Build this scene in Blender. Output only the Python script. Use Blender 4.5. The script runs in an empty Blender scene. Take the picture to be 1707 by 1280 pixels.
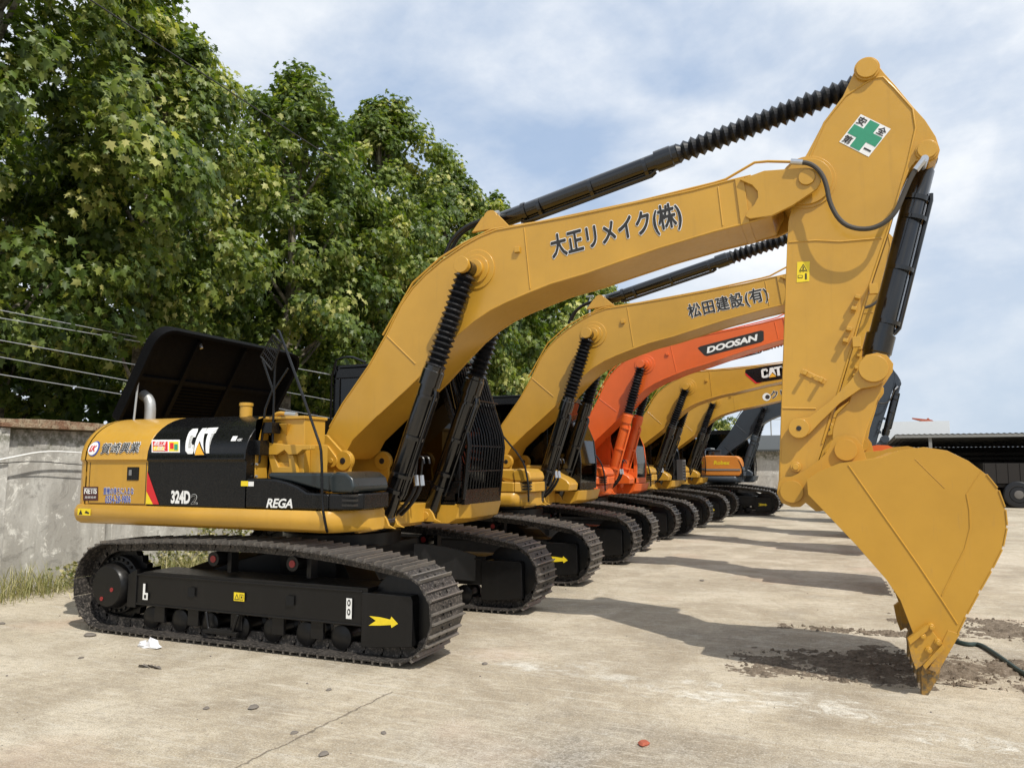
import bpy, bmesh, math, random
from mathutils import Vector, Matrix
random.seed(7)
C = bpy.data.collections.new('yard'); bpy.context.scene.collection.children.link(C)
PI = math.pi
# ------------------------------------------------------------------ camera model (measured from the place)
F = 1270.; H = 1.75; PITCH = math.atan((772-640)/F)
def _cam(x, y):
    a, b, c = x-853.5, F, 640-y
    return a, b*math.cos(PITCH)-c*math.sin(PITCH), b*math.sin(PITCH)+c*math.cos(PITCH)
_a, _b, _ = _cam(1390, 772); YAW = math.atan2(_a, _b)
def ray(x, y):
    a, b, c = _cam(x, y)
    return (a*math.cos(YAW)-b*math.sin(YAW), a*math.sin(YAW)+b*math.cos(YAW), c)
def on_y(x, y, Y):
    r = ray(x, y); t = Y/r[1]; return Vector((r[0]*t, Y, H+r[2]*t))
def on_x(x, y, X):
    r = ray(x, y); t = X/r[0]; return Vector((X, r[1]*t, H+r[2]*t))
def on_z(x, y, Z=0):
    r = ray(x, y); t = (Z-H)/r[2]; return Vector((r[0]*t, r[1]*t, Z))
OX, OY = -5.2, 7.39                       # centre of the nearest machine
def P(x, y, ly):                          # point of the nearest machine in its own frame, at its own side offset ly
    v = on_y(x, y, OY+ly); return (v.x-OX, v.z)
def PL(pts, ly): return [P(x, y, ly) for x, y in pts]

# ------------------------------------------------------------------ materials
def mat(name): 
    m = bpy.data.materials.new(name); m.use_nodes = True
    nt = m.node_tree; nt.nodes.clear(); return m, nt
def N(nt, t, **k):
    n = nt.nodes.new(t)
    for a, b in k.items():
        if a.startswith('i_'): n.inputs[a[2:].replace('_', ' ')].default_value = b
        else: setattr(n, a, b)
    return n
def L(nt, a, b): nt.links.new(a, b)
def noise(nt, vec, scale, detail=4, rough=.55, dist=0):
    n = N(nt, 'ShaderNodeTexNoise'); n.inputs['Scale'].default_value = scale
    n.inputs['Detail'].default_value = detail; n.inputs['Roughness'].default_value = rough
    n.inputs['Distortion'].default_value = dist; L(nt, vec, n.inputs['Vector']); return n.outputs['Fac']
def ramp(nt, fac, stops, interp='LINEAR'):
    r = N(nt, 'ShaderNodeValToRGB'); r.color_ramp.interpolation = interp
    e = r.color_ramp.elements
    while len(e) < len(stops): e.new(.5)
    for i, (p, c) in enumerate(stops):
        e[i].position = p; e[i].color = (c, c, c, 1) if isinstance(c, (int, float)) else (*c, 1)
    L(nt, fac, r.inputs['Fac']); return r.outputs['Color']
def mix(nt, fac, a, b, mode='MIX'):
    m = N(nt, 'ShaderNodeMix', data_type='RGBA', blend_type=mode)
    for s, v in ((m.inputs[0], fac), (m.inputs[6], a), (m.inputs[7], b)):
        if hasattr(v, 'links') or isinstance(v, bpy.types.NodeSocket): L(nt, v, s)
        elif isinstance(v, (int, float)): s.default_value = v
        else: s.default_value = (*v, 1)
    return m.outputs[2]
def math_(nt, op, a, b=None, clamp=False):
    m = N(nt, 'ShaderNodeMath', operation=op, use_clamp=clamp)
    for s, v in ((m.inputs[0], a), (m.inputs[1], b)):
        if v is None: continue
        if isinstance(v, bpy.types.NodeSocket): L(nt, v, s)
        else: s.default_value = v
    return m.outputs[0]
def finish(nt, col, rough=.5, metal=0, bump=None, bstr=.2, bdist=.01, coat=0, spec=.5, trans=None):
    p = N(nt, 'ShaderNodeBsdfPrincipled'); o = N(nt, 'ShaderNodeOutputMaterial')
    for k, v in (('Base Color', col), ('Roughness', rough), ('Metallic', metal), ('Coat Weight', coat), ('Specular IOR Level', spec)):
        s = p.inputs[k]
        if isinstance(v, bpy.types.NodeSocket): L(nt, v, s)
        elif k == 'Base Color': s.default_value = (*v, 1)
        else: s.default_value = v
    p.inputs['Coat Roughness'].default_value = .15
    if bump is not None:
        b = N(nt, 'ShaderNodeBump'); b.inputs['Strength'].default_value = bstr; b.inputs['Distance'].default_value = bdist
        L(nt, bump, b.inputs['Height']); L(nt, b.outputs[0], p.inputs['Normal'])
    L(nt, p.outputs[0], o.inputs[0]); return p
def coords(nt, obj=True):
    return N(nt, 'ShaderNodeTexCoord').outputs['Object'] if obj else N(nt, 'ShaderNodeNewGeometry').outputs['Position']
def paint(name, col, rough=.38, dust=(.35, .29, .2), dustamt=.25, coat=.25, metal=0, spec=.5):
    m, nt = mat(name); v = coords(nt)
    n1 = noise(nt, v, 1.7, 5, .6); n2 = noise(nt, v, 23, 4, .65)
    c = mix(nt, ramp(nt, n1, [(.3, 0), (.75, 1)]), [x*.9 for x in col], [min(1, x*1.08) for x in col])
    mp = N(nt, 'ShaderNodeMapping'); mp.inputs['Scale'].default_value = (9, 9, .7); L(nt, v, mp.inputs[0])
    c = mix(nt, math_(nt, 'MULTIPLY', ramp(nt, noise(nt, mp.outputs[0], 1.3, 5, .7), [(.56, 0), (.70, 1)]), .16), c, [x*.45+.02 for x in col])
    ms = N(nt, 'ShaderNodeMapping'); ms.inputs['Scale'].default_value = (3, 3, 40); ms.inputs['Rotation'].default_value = (0, .7, 0); L(nt, v, ms.inputs[0])
    c = mix(nt, math_(nt, 'MULTIPLY', ramp(nt, noise(nt, ms.outputs[0], 2.2, 6, .75), [(.66, 0), (.70, 1)]), .22), c, [min(1, x*1.35+.02) for x in col])
    g = N(nt, 'ShaderNodeNewGeometry'); sx = N(nt, 'ShaderNodeSeparateXYZ'); L(nt, g.outputs['Normal'], sx.inputs[0])
    up = math_(nt, 'MULTIPLY', ramp(nt, sx.outputs['Z'], [(.2, 0.15), (.95, 1)]), ramp(nt, n2, [(.35, .25), (.7, 1)]))
    c = mix(nt, math_(nt, 'MULTIPLY', up, dustamt), c, dust)
    r = ramp(nt, n2, [(.3, rough*.85), (.75, min(1, rough*1.35))])
    finish(nt, c, r, metal, bump=n2, bstr=.05, bdist=.004, coat=coat, spec=spec); return m
def plain(name, col, rough=.5, metal=0):
    m, nt = mat(name); v = coords(nt); n = noise(nt, v, 30, 3)
    c = mix(nt, n, [x*.86 for x in col], [min(1, x*1.12) for x in col])
    finish(nt, c, rough, metal); return m
M = {}
M['yellow'] = paint('yellow_paint', (.53, .285, .028), .34, (.5, .38, .18), .3, .25)
def mk_bucket():
    m, nt = mat('scraped_bucket_paint'); v = coords(nt); n1 = noise(nt, v, 1.7, 5, .6); n2 = noise(nt, v, 23, 5, .7)
    c = mix(nt, ramp(nt, n1, [(.3, 0), (.75, 1)]), (.44, .23, .02), (.53, .28, .027))
    sz = N(nt, 'ShaderNodeSeparateXYZ'); L(nt, v, sz.inputs[0])
    low = ramp(nt, math_(nt, 'ADD', sz.outputs['Z'], math_(nt, 'MULTIPLY', math_(nt, 'SUBTRACT', noise(nt, v, 5, 6, .75), .5), .7)), [(.12, 1), (.42, 0)])
    c = mix(nt, math_(nt, 'MULTIPLY', low, ramp(nt, n2, [(.42, 0), (.56, .85)])), c, (.17, .13, .09))
    ms = N(nt, 'ShaderNodeMapping'); ms.inputs['Scale'].default_value = (30, 3, 2.2); ms.inputs['Rotation'].default_value = (0, .5, 0); L(nt, v, ms.inputs[0])
    scr = ramp(nt, noise(nt, ms.outputs[0], 1.6, 6, .75), [(.62, 0), (.66, 1)])
    c = mix(nt, math_(nt, 'MULTIPLY', scr, .3), c, (.36, .2, .05))
    finish(nt, c, ramp(nt, n2, [(.3, .34), (.7, .55)]), 0, bump=n2, bstr=.1, bdist=.005, coat=.15); return m
M['bucket'] = mk_bucket()
M['orange'] = paint('orange_paint', (.70, .115, .012), .36, (.5, .3, .2), .2, .2)
M['amber'] = paint('amber_paint', (.66, .23, .03), .4)
M['slate'] = paint('slate_paint', (.03, .042, .058), .4, (.12, .12, .12), .25, .2)
M['black'] = paint('black_paint', (.004, .0041, .0046), .25, (.02, .019, .018), .2, .12, 0, .3)
M['gloss'] = paint('gloss_black_paint', (.004, .004, .0045), .16, (.02, .019, .018), .12, .5, 0, .5)
M['hood'] = paint('dull_black_paint', (.0035, .0035, .004), .6, (.01, .01, .009), .2, 0, 0, .08)
M['blackmatt'] = paint('matt_black_paint', (.0045, .0045, .005), .36, (.05, .043, .035), .35, .05, 0, .3)
M['teal'] = paint('dark_cover_paint', (.010, .017, .019), .3, (.05, .05, .05), .3, .3)
M['rubber'] = plain('black_rubber', (.007, .0072, .009), .36)
M['hose'] = plain('ribbed_hose', (.05, .042, .032), .6)
M['chrome'] = plain('zinc_plated_steel', (.62, .62, .62), .3, 1)
M['white'] = plain('white_vinyl', (.8, .8, .78), .45)
M['ink'] = plain('black_vinyl', (.02, .018, .016), .5)
M['holeshade'] = plain('deep_black', (.001, .001, .001), .9)
M['brownink'] = plain('dark_brown_vinyl', (.035, .025, .02), .5)
M['blueink'] = plain('blue_vinyl', (.05, .08, .35), .5)
M['red'] = plain('red_vinyl', (.62, .02, .025), .4)
M['dullred'] = plain('dull_red_plastic', (.25, .02, .02), .5)
M['green'] = plain('green_vinyl', (.03, .27, .15), .5)
M['sunyellow'] = plain('lemon_vinyl', (.82, .62, .02), .45)
M['catyellow'] = plain('logo_yellow_vinyl', (.85, .42, .03), .45)
M['maroon'] = plain('maroon_vinyl', (.06, .012, .012), .5)
M['grey'] = plain('grey_plastic', (.2, .2, .2), .5)
M['bag'] = plain('white_plastic', (.75, .75, .77), .4)
M['brick'] = plain('red_brick', (.35, .09, .05), .9)
M['stone'] = plain('grey_stone', (.16, .14, .12), .95)
M['galv'] = plain('galvanised_steel', (.45, .46, .46), .45, .6)
def mk_track():
    m, nt = mat('dusty_track_steel'); v = coords(nt)
    n1 = noise(nt, v, 3.5, 5, .65); n2 = noise(nt, v, 45, 4, .7)
    c = mix(nt, ramp(nt, n1, [(.35, 0), (.7, 1)]), (.016, .015, .015), (.055, .049, .044))
    c = mix(nt, ramp(nt, n2, [(.5, 0), (.62, 1)]), c, (.15, .13, .112))
    finish(nt, c, ramp(nt, n2, [(.3, .34), (.7, .75)]), .25, bump=n2, bstr=.4, bdist=.004); return m
M['track'] = mk_track()
M['grouser'] = paint('worn_grouser_steel', (.15, .14, .13), .32, (.38, .34, .29), .8, 0, .5)
def mk_tooth():
    m, nt = mat('worn_tooth_steel'); v = coords(nt); n2 = noise(nt, v, 26, 4, .7)
    finish(nt, mix(nt, ramp(nt, n2, [(.4, 0), (.6, 1)]), (.36, .2, .04), (.14, .11, .07)), .6, .2, bump=n2, bstr=.4); return m
M['tooth'] = mk_tooth()
def mk_glass(name='tinted_glass', tc=(.22, .26, .26, 1)):
    m, nt = mat(name)
    o = N(nt, 'ShaderNodeOutputMaterial'); t = N(nt, 'ShaderNodeBsdfTransparent'); t.inputs[0].default_value = tc
    g = N(nt, 'ShaderNodeBsdfGlossy'); g.inputs['Roughness'].default_value = .03
    f = N(nt, 'ShaderNodeFresnel'); f.inputs[0].default_value = 1.55
    ms = N(nt, 'ShaderNodeMixShader'); L(nt, f.outputs[0], ms.inputs[0]); L(nt, t.outputs[0], ms.inputs[1]); L(nt, g.outputs[0], ms.inputs[2]); L(nt, ms.outputs[0], o.inputs[0]); return m
M['glass'] = mk_glass(); M['darkglass'] = mk_glass('dark_glass', (.05, .055, .055, 1))

def mk_ground():
    m, nt = mat('worn_concrete_yard'); v = coords(nt, False)
    big = noise(nt, v, .16, 5, .6, .6); mid = noise(nt, v, .9, 6, .62, .5); fine = noise(nt, v, 16, 6, .72); grit = noise(nt, v, 95, 3, .8)
    c = mix(nt, ramp(nt, big, [(.3, 0), (.72, 1)]), (.39, .322, .225), (.52, .452, .34))
    c = mix(nt, math_(nt, 'MULTIPLY', ramp(nt, mid, [(.46, 0), (.60, 1)]), .6), c, (.64, .57, .45))
    c = mix(nt, math_(nt, 'MULTIPLY', ramp(nt, mid, [(.34, 1), (.47, 0)]), .6), c, (.27, .23, .175))
    # directional scraping left by steel tracks
    mp = N(nt, 'ShaderNodeMapping'); mp.inputs['Rotation'].default_value = (0, 0, .35); mp.inputs['Scale'].default_value = (.55, 7, 1); L(nt, v, mp.inputs[0])
    st = noise(nt, mp.outputs[0], 1.6, 6, .75, .3)
    c = mix(nt, math_(nt, 'MULTIPLY', ramp(nt, st, [(.55, 0), (.68, 1)]), .5), c, (.68, .65, .58))
    c = mix(nt, math_(nt, 'MULTIPLY', ramp(nt, st, [(.30, 1), (.42, 0)]), .35), c, (.24, .21, .17))
    # pale bruised patches where bucket edges and tracks grind the slab
    sx = N(nt, 'ShaderNodeSeparateXYZ'); L(nt, v, sx.inputs[0])
    wob = math_(nt, 'MULTIPLY', math_(nt, 'SUBTRACT', noise(nt, v, .9, 4), .5), 1.8)
    ln = math_(nt, 'ADD', math_(nt, 'ADD', sx.outputs['Y'], math_(nt, 'MULTIPLY', sx.outputs['X'], .18)), wob)
    band = ramp(nt, math_(nt, 'ABSOLUTE', math_(nt, 'SUBTRACT', ln, 6.0)), [(0.0, 1), (.75, 0)])
    xlim = ramp(nt, math_(nt, 'ADD', math_(nt, 'MULTIPLY', sx.outputs['X'], .1), .5), [(.12, 0), (.26, 1)])
    mq = N(nt, 'ShaderNodeMapping'); mq.inputs['Rotation'].default_value = (0, 0, -.25); mq.inputs['Scale'].default_value = (1.2, 3.2, 1); L(nt, v, mq.inputs[0])
    chip = ramp(nt, math_(nt, 'ADD', math_(nt, 'MULTIPLY', noise(nt, mq.outputs[0], 2.3, 7, .78, .6), .7), math_(nt, 'MULTIPLY', band, .3)), [(.545, 0), (.60, .95)])
    bf = math_(nt, 'MULTIPLY', math_(nt, 'MULTIPLY', ramp(nt, band, [(0, 0), (.5, 1)]), xlim), chip)
    bf = math_(nt, 'MULTIPLY', bf, ramp(nt, noise(nt, v, 2.8, 6, .8, 1.2), [(.47, .08), (.58, 1)]))
    c = mix(nt, math_(nt, 'MULTIPLY', bf, .85), c, (.76, .74, .67))
    # worn dark, gritty area at the front
    yy_ = math_(nt, 'MULTIPLY', math_(nt, 'ADD', sx.outputs['Y'], wob), .1)
    xx_ = math_(nt, 'ADD', math_(nt, 'MULTIPLY', math_(nt, 'ADD', sx.outputs['X'], wob), .1), .5)
    oil = math_(nt, 'MULTIPLY', ramp(nt, yy_, [(.44, 1), (.56, 0)]), ramp(nt, xx_, [(.20, 0), (.34, 1)]))
    vg = N(nt, 'ShaderNodeTexVoronoi'); vg.inputs['Scale'].default_value = 42; L(nt, v, vg.inputs['Vector'])
    gr_ = ramp(nt, vg.outputs['Color'], [(.2, 0), (.8, 1)])
    c = mix(nt, math_(nt, 'MULTIPLY', oil, ramp(nt, noise(nt, v, 3, 6, .7), [(.3, .95), (.62, .35)])), c, mix(nt, gr_, (.10, .09, .08), (.36, .34, .31)))
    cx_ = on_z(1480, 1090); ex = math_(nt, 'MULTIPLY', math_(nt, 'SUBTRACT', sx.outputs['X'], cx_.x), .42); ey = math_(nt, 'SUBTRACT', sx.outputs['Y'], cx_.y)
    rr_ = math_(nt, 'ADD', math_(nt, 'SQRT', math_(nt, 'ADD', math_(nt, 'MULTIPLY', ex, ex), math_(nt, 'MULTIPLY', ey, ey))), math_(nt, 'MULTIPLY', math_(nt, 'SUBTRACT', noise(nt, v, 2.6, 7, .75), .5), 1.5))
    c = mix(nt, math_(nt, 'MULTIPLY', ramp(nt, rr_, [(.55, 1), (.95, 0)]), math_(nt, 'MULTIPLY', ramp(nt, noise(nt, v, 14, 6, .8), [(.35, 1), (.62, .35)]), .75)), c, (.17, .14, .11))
    # brown mud film, left side
    mud = math_(nt, 'MULTIPLY', ramp(nt, noise(nt, v, .45, 6, .7, 1.), [(.46, 0), (.60, 1)]), .55)
    c = mix(nt, mud, c, (.27, .215, .145))
    # distant yard is more uniform and pale
    c = mix(nt, math_(nt, 'MULTIPLY', ramp(nt, fine, [(.34, 1), (.52, 0)]), .5), c, (.22, .185, .14))
    c = mix(nt, math_(nt, 'MULTIPLY', ramp(nt, noise(nt, v, 4.2, 7, .75, .8), [(.52, 0), (.66, 1)]), .4), c, (.60, .55, .46))
    c = mix(nt, math_(nt, 'MULTIPLY', ramp(nt, grit, [(.40, 1), (.49, 0)]), .75), c, (.16, .14, .11))
    c = mix(nt, math_(nt, 'MULTIPLY', ramp(nt, noise(nt, v, 60, 4, .8), [(.53, 0), (.62, 1)]), .45), c, (.68, .64, .56))
    ma = N(nt, 'ShaderNodeMapping'); ma.inputs['Rotation'].default_value = (0, 0, -.55); ma.inputs['Scale'].default_value = (1, 9, 1); L(nt, v, ma.inputs[0])
    sw = noise(nt, ma.outputs[0], 2.4, 7, .8, .5)
    c = mix(nt, math_(nt, 'MULTIPLY', ramp(nt, sw, [(.55, 0), (.66, 1)]), .5), c, (.67, .61, .50))
    c = mix(nt, math_(nt, 'MULTIPLY', ramp(nt, sw, [(.34, 1), (.45, 0)]), .4), c, (.25, .21, .16))
    # pinkish clay stains
    c = mix(nt, math_(nt, 'MULTIPLY', ramp(nt, noise(nt, v, .55, 3, .5), [(.60, 0), (.72, 1)]), .3), c, (.46, .30, .22))
    # one long crack across the slab, front left of centre
    A_, B_ = on_z(655, 1152), on_z(330, 1310); d_ = (B_-A_); Ld = d_.length; d_.normalize()
    dx = math_(nt, 'SUBTRACT', sx.outputs['X'], A_.x); dy = math_(nt, 'SUBTRACT', sx.outputs['Y'], A_.y)
    al = math_(nt, 'ADD', math_(nt, 'MULTIPLY', dx, d_.x), math_(nt, 'MULTIPLY', dy, d_.y))
    ac = math_(nt, 'ADD', math_(nt, 'SUBTRACT', math_(nt, 'MULTIPLY', dx, -d_.y), math_(nt, 'MULTIPLY', dy, -d_.x)), math_(nt, 'MULTIPLY', math_(nt, 'SUBTRACT', noise(nt, v, 5, 6, .7), .5), .14))
    cr = math_(nt, 'MULTIPLY', ramp(nt, math_(nt, 'ABSOLUTE', ac), [(.003, 1), (.012, 0)]), math_(nt, 'MULTIPLY', math_(nt, 'GREATER_THAN', al, 0.), math_(nt, 'LESS_THAN', al, Ld)))
    c = mix(nt, math_(nt, 'MULTIPLY', cr, .7), c, (.10, .08, .06))
    h = math_(nt, 'ADD', math_(nt, 'MULTIPLY', fine, .6), math_(nt, 'ADD', math_(nt, 'MULTIPLY', grit, .35), math_(nt, 'MULTIPLY', cr, -.8)))
    finish(nt, c, .88, 0, bump=h, bstr=.55, bdist=.02, spec=.25); return m
M['ground'] = mk_ground()
def mk_soil():
    m, nt = mat('loose_brown_soil'); v = coords(nt, False); n = noise(nt, v, 9, 6, .75); n2 = noise(nt, v, 60, 4, .7)
    c = mix(nt, ramp(nt, n, [(.35, 0), (.65, 1)]), (.10, .078, .058), (.23, .185, .14)); c = mix(nt, ramp(nt, n2, [(.55, 0), (.7, .6)]), c, (.4, .35, .28))
    finish(nt, c, .95, bump=math_(nt, 'ADD', n, math_(nt, 'MULTIPLY', n2, .4)), bstr=.8, bdist=.03, spec=.15); return m
M['soil'] = mk_soil()
def mk_wall(name, base, low, scale=1.):
    m, nt = mat(name); v = coords(nt, False)
    mp = N(nt, 'ShaderNodeMapping'); mp.inputs['Scale'].default_value = (1, 1, .28); L(nt, v, mp.inputs[0])
    a = noise(nt, mp.outputs[0], 1.6*scale, 6, .7, .5); b = noise(nt, v, 4*scale, 7, .75, .6); f = noise(nt, v, 40, 4, .7)
    c = mix(nt, ramp(nt, a, [(.36, 0), (.56, 1)]), base, low)
    c = mix(nt, math_(nt, 'MULTIPLY', ramp(nt, b, [(.54, 0), (.62, 1)]), .7), c, [x*.68 for x in low])
    c = mix(nt, math_(nt, 'MULTIPLY', ramp(nt, b, [(.36, 1), (.44, 0)]), .8), c, [min(1, x*1.35) for x in base])
    sz = N(nt, 'ShaderNodeSeparateXYZ'); L(nt, v, sz.inputs[0])
    top = math_(nt, 'MULTIPLY', ramp(nt, math_(nt, 'ADD', math_(nt, 'MULTIPLY', sz.outputs['Z'], .4), math_(nt, 'MULTIPLY', b, .35)), [(.93, 0), (1.08, 1)]), ramp(nt, noise(nt, v, 7, 6, .7), [(.42, 0), (.56, .8)]))
    c = mix(nt, top, c, (.13, .13, .09))
    mh = N(nt, 'ShaderNodeMapping'); mh.inputs['Scale'].default_value = (1, 1, 6); L(nt, v, mh.inputs[0])
    c = mix(nt, math_(nt, 'MULTIPLY', ramp(nt, noise(nt, mh.outputs[0], 1.3, 5, .7), [(.55, 0), (.68, 1)]), .3), c, low)
    finish(nt, c, .9, bump=math_(nt, 'ADD', b, math_(nt, 'MULTIPLY', f, .4)), bstr=.5, bdist=.02, spec=.2); return m
M['wall'] = mk_wall('weathered_concrete', (.60, .59, .55), (.36, .345, .315), .8)
M['whitewall'] = mk_wall('peeling_whitewash', (.62, .60, .56), (.42, .39, .35), .6)
def mk_cap():
    m, nt = mat('old_brick_coping'); v = coords(nt, False); n = noise(nt, v, 6, 5, .7); f = noise(nt, v, 35, 4, .7)
    c = mix(nt, ramp(nt, n, [(.4, 0), (.6, 1)]), (.26, .15, .095), (.42, .34, .235)); c = mix(nt, ramp(nt, f, [(.5, 0), (.65, .5)]), c, (.18, .13, .09))
    finish(nt, c, .95, bump=math_(nt, 'ADD', n, f), bstr=1, bdist=.03, spec=.1); return m
M['cap'] = mk_cap()
def mk_bark():
    m, nt = mat('mottled_plane_bark'); v = coords(nt); n = noise(nt, v, 5, 5, .7)
    finish(nt, mix(nt, ramp(nt, n, [(.45, 0), (.55, 1)]), (.10, .085, .065), (.24, .22, .17)), .9, bump=n, bstr=.6); return m
M['bark'] = mk_bark()
def mk_leaf(name, stops, tr=.32):
    m, nt = mat(name); a = N(nt, 'ShaderNodeAttribute', attribute_name='tint'); c = ramp(nt, a.outputs['Fac'], stops)
    p = N(nt, 'ShaderNodeBsdfPrincipled'); L(nt, c, p.inputs['Base Color']); p.inputs['Roughness'].default_value = .45; p.inputs['Specular IOR Level'].default_value = .4
    t = N(nt, 'ShaderNodeBsdfTranslucent'); L(nt, mix(nt, 1, c, (1.5, 1.6, .55), 'MULTIPLY'), t.inputs[0])
    s = N(nt, 'ShaderNodeMixShader'); s.inputs[0].default_value = tr; o = N(nt, 'ShaderNodeOutputMaterial')
    L(nt, p.outputs[0], s.inputs[1]); L(nt, t.outputs[0], s.inputs[2]); L(nt, s.outputs[0], o.inputs[0]); return m
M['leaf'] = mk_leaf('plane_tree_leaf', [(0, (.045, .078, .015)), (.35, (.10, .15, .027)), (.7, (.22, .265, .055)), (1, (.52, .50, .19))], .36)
M['weed'] = mk_leaf('dry_weed', [(0, (.10, .14, .04)), (.5, (.26, .25, .11)), (1, (.52, .46, .27))], .25)

# ------------------------------------------------------------------ mesh helpers
class MB:
    def __init__(s, T=None): s.v = []; s.f = []; s.m = []; s.T = T; s.cur = 0
    def add(s, vs, fs):
        o = len(s.v); s.v += [tuple(x) for x in vs]; s.f += [tuple(i+o for i in f) for f in fs]; s.m += [s.cur]*len(fs); return s
    def use(s, i): s.cur = i; return s
    def box(s, x0, x1, y0, y1, z0, z1):
        return s.add([(x, y, z) for x in (x0, x1) for y in (y0, y1) for z in (z0, z1)],
                     [(0, 1, 3, 2), (4, 6, 7, 5), (0, 4, 5, 1), (2, 3, 7, 6), (0, 2, 6, 4), (1, 5, 7, 3)])
    def prism(s, o, y0, y1):                      # outline in X-Z, thick in Y
        n = len(o); a = sum(o[i][0]*o[(i+1) % n][1]-o[(i+1) % n][0]*o[i][1] for i in range(n))
        if a < 0: o = o[::-1]
        return s.add([(x, y0, z) for x, z in o]+[(x, y1, z) for x, z in o],
                     [tuple(range(n)), tuple(range(2*n-1, n-1, -1))]+[(i, i+n, (i+1) % n+n, (i+1) % n) for i in range(n)])
    def prismx(s, o, x0, x1):                     # outline in Y-Z
        n = len(o); a = sum(o[i][0]*o[(i+1) % n][1]-o[(i+1) % n][0]*o[i][1] for i in range(n))
        if a < 0: o = o[::-1]
        return s.add([(x0, y, z) for y, z in o]+[(x1, y, z) for y, z in o],
                     [tuple(range(n-1, -1, -1)), tuple(range(n, 2*n))]+[(i, (i+1) % n, (i+1) % n+n, i+n) for i in range(n)])
    def prismz(s, o, z0, z1):                     # outline in X-Y
        n = len(o); a = sum(o[i][0]*o[(i+1) % n][1]-o[(i+1) % n][0]*o[i][1] for i in range(n))
        if a < 0: o = o[::-1]
        return s.add([(x, y, z0) for x, y in o]+[(x, y, z1) for x, y in o],
                     [tuple(range(n-1, -1, -1)), tuple(range(n, 2*n))]+[(i, (i+1) % n, (i+1) % n+n, i+n) for i in range(n)])
    def lathe(s, p0, p1, prof, n=20):             # prof: (t in metres from p0, radius)
        p0 = Vector(p0); d = (Vector(p1)-p0).normalized(); u = d.orthogonal().normalized(); w = d.cross(u)
        vs = []; fs = []
        for t, r in prof:
            for k in range(n):
                a = 2*PI*k/n; vs.append(p0+d*t+(u*math.cos(a)+w*math.sin(a))*r)
        for i in range(len(prof)-1):
            for k in range(n): fs.append((i*n+k, i*n+(k+1) % n, (i+1)*n+(k+1) % n, (i+1)*n+k))
        fs.append(tuple(range(n-1, -1, -1))); e = (len(prof)-1)*n; fs.append(tuple(range(e, e+n)))
        return s.add(vs, fs)
    def cyl(s, p0, p1, r, r2=None, n=20):
        l = (Vector(p1)-Vector(p0)).length; return s.lathe(p0, p1, [(0, r), (l, r if r2 is None else r2)], n)
    def disc(s, x, z, r, y0, y1, n=28): return s.cyl((x, y0, z), (x, y1, z), r, None, n)
    def tube(s, pts, r, n=8, smooth=0):
        pts = [Vector(p) for p in pts]
        for _ in range(smooth):
            q = [pts[0]]
            for a, b in zip(pts, pts[1:]): q += [a*.75+b*.25, a*.25+b*.75]
            pts = q+[pts[-1]]
        rs = r if isinstance(r, (list, tuple)) else None
        vs = []; fs = []; u = None
        for i, p in enumerate(pts):
            d = (pts[min(i+1, len(pts)-1)]-pts[max(i-1, 0)]).normalized()
            if u is None: u = d.orthogonal().normalized()
            u = (u-d*u.dot(d)); u = u.normalized() if u.length > 1e-6 else d.orthogonal().normalized(); w = d.cross(u)
            if rs: t = i/(len(pts)-1)*(len(rs)-1); k = min(int(t), len(rs)-2); rr = rs[k]*(1-(t-k))+rs[k+1]*(t-k)
            else: rr = r
            for k in range(n):
                a = 2*PI*k/n; vs.append(p+(u*math.cos(a)+w*math.sin(a))*rr)
        for i in range(len(pts)-1):
            for k in range(n): fs.append((i*n+k, i*n+(k+1) % n, (i+1)*n+(k+1) % n, (i+1)*n+k))
        fs.append(tuple(range(n-1, -1, -1))); e = (len(pts)-1)*n; fs.append(tuple(range(e, e+n)))
        return s.add(vs, fs)
    def build(s, name, mats, parent=None, bevel=0, smooth=35, label=None):
        me = bpy.data.meshes.new(name)
        vs = s.v if s.T is None else [tuple(s.T(v)) for v in s.v]
        me.from_pydata(vs, [], s.f)
        if not isinstance(mats, (list, tuple)): mats = [mats]
        for m in mats: me.materials.append(M[m])
        me.polygons.foreach_set('material_index', s.m)
        me.update()
        if smooth:
            me.shade_smooth(); me.set_sharp_from_angle(angle=math.radians(smooth))
        o = bpy.data.objects.new(name, me); C.objects.link(o)
        if parent: o.parent = parent
        if bevel:
            b = o.modifiers.new('bevel', 'BEVEL'); b.width = bevel; b.segments = 2; b.limit_method = 'ANGLE'; b.angle_limit = math.radians(38); b.harden_normals = True
        if label: o['label'] = label
        return o
def arc(cx, cz, r, a0, a1, n=8): return [(cx+r*math.cos(math.radians(a0+(a1-a0)*i/n)), cz+r*math.sin(math.radians(a0+(a1-a0)*i/n))) for i in range(n+1)]
def tag(o, label=None, cat=None, group=None, kind=None):
    for k, v in (('label', label), ('category', cat), ('group', group), ('kind', kind)):
        if v: o[k] = v
    return o
def empty(name, loc, rz=0):
    o = bpy.data.objects.new(name, None); C.objects.link(o); o.location = loc; o.rotation_euler.z = rz; o.empty_display_size = .3; return o

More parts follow.
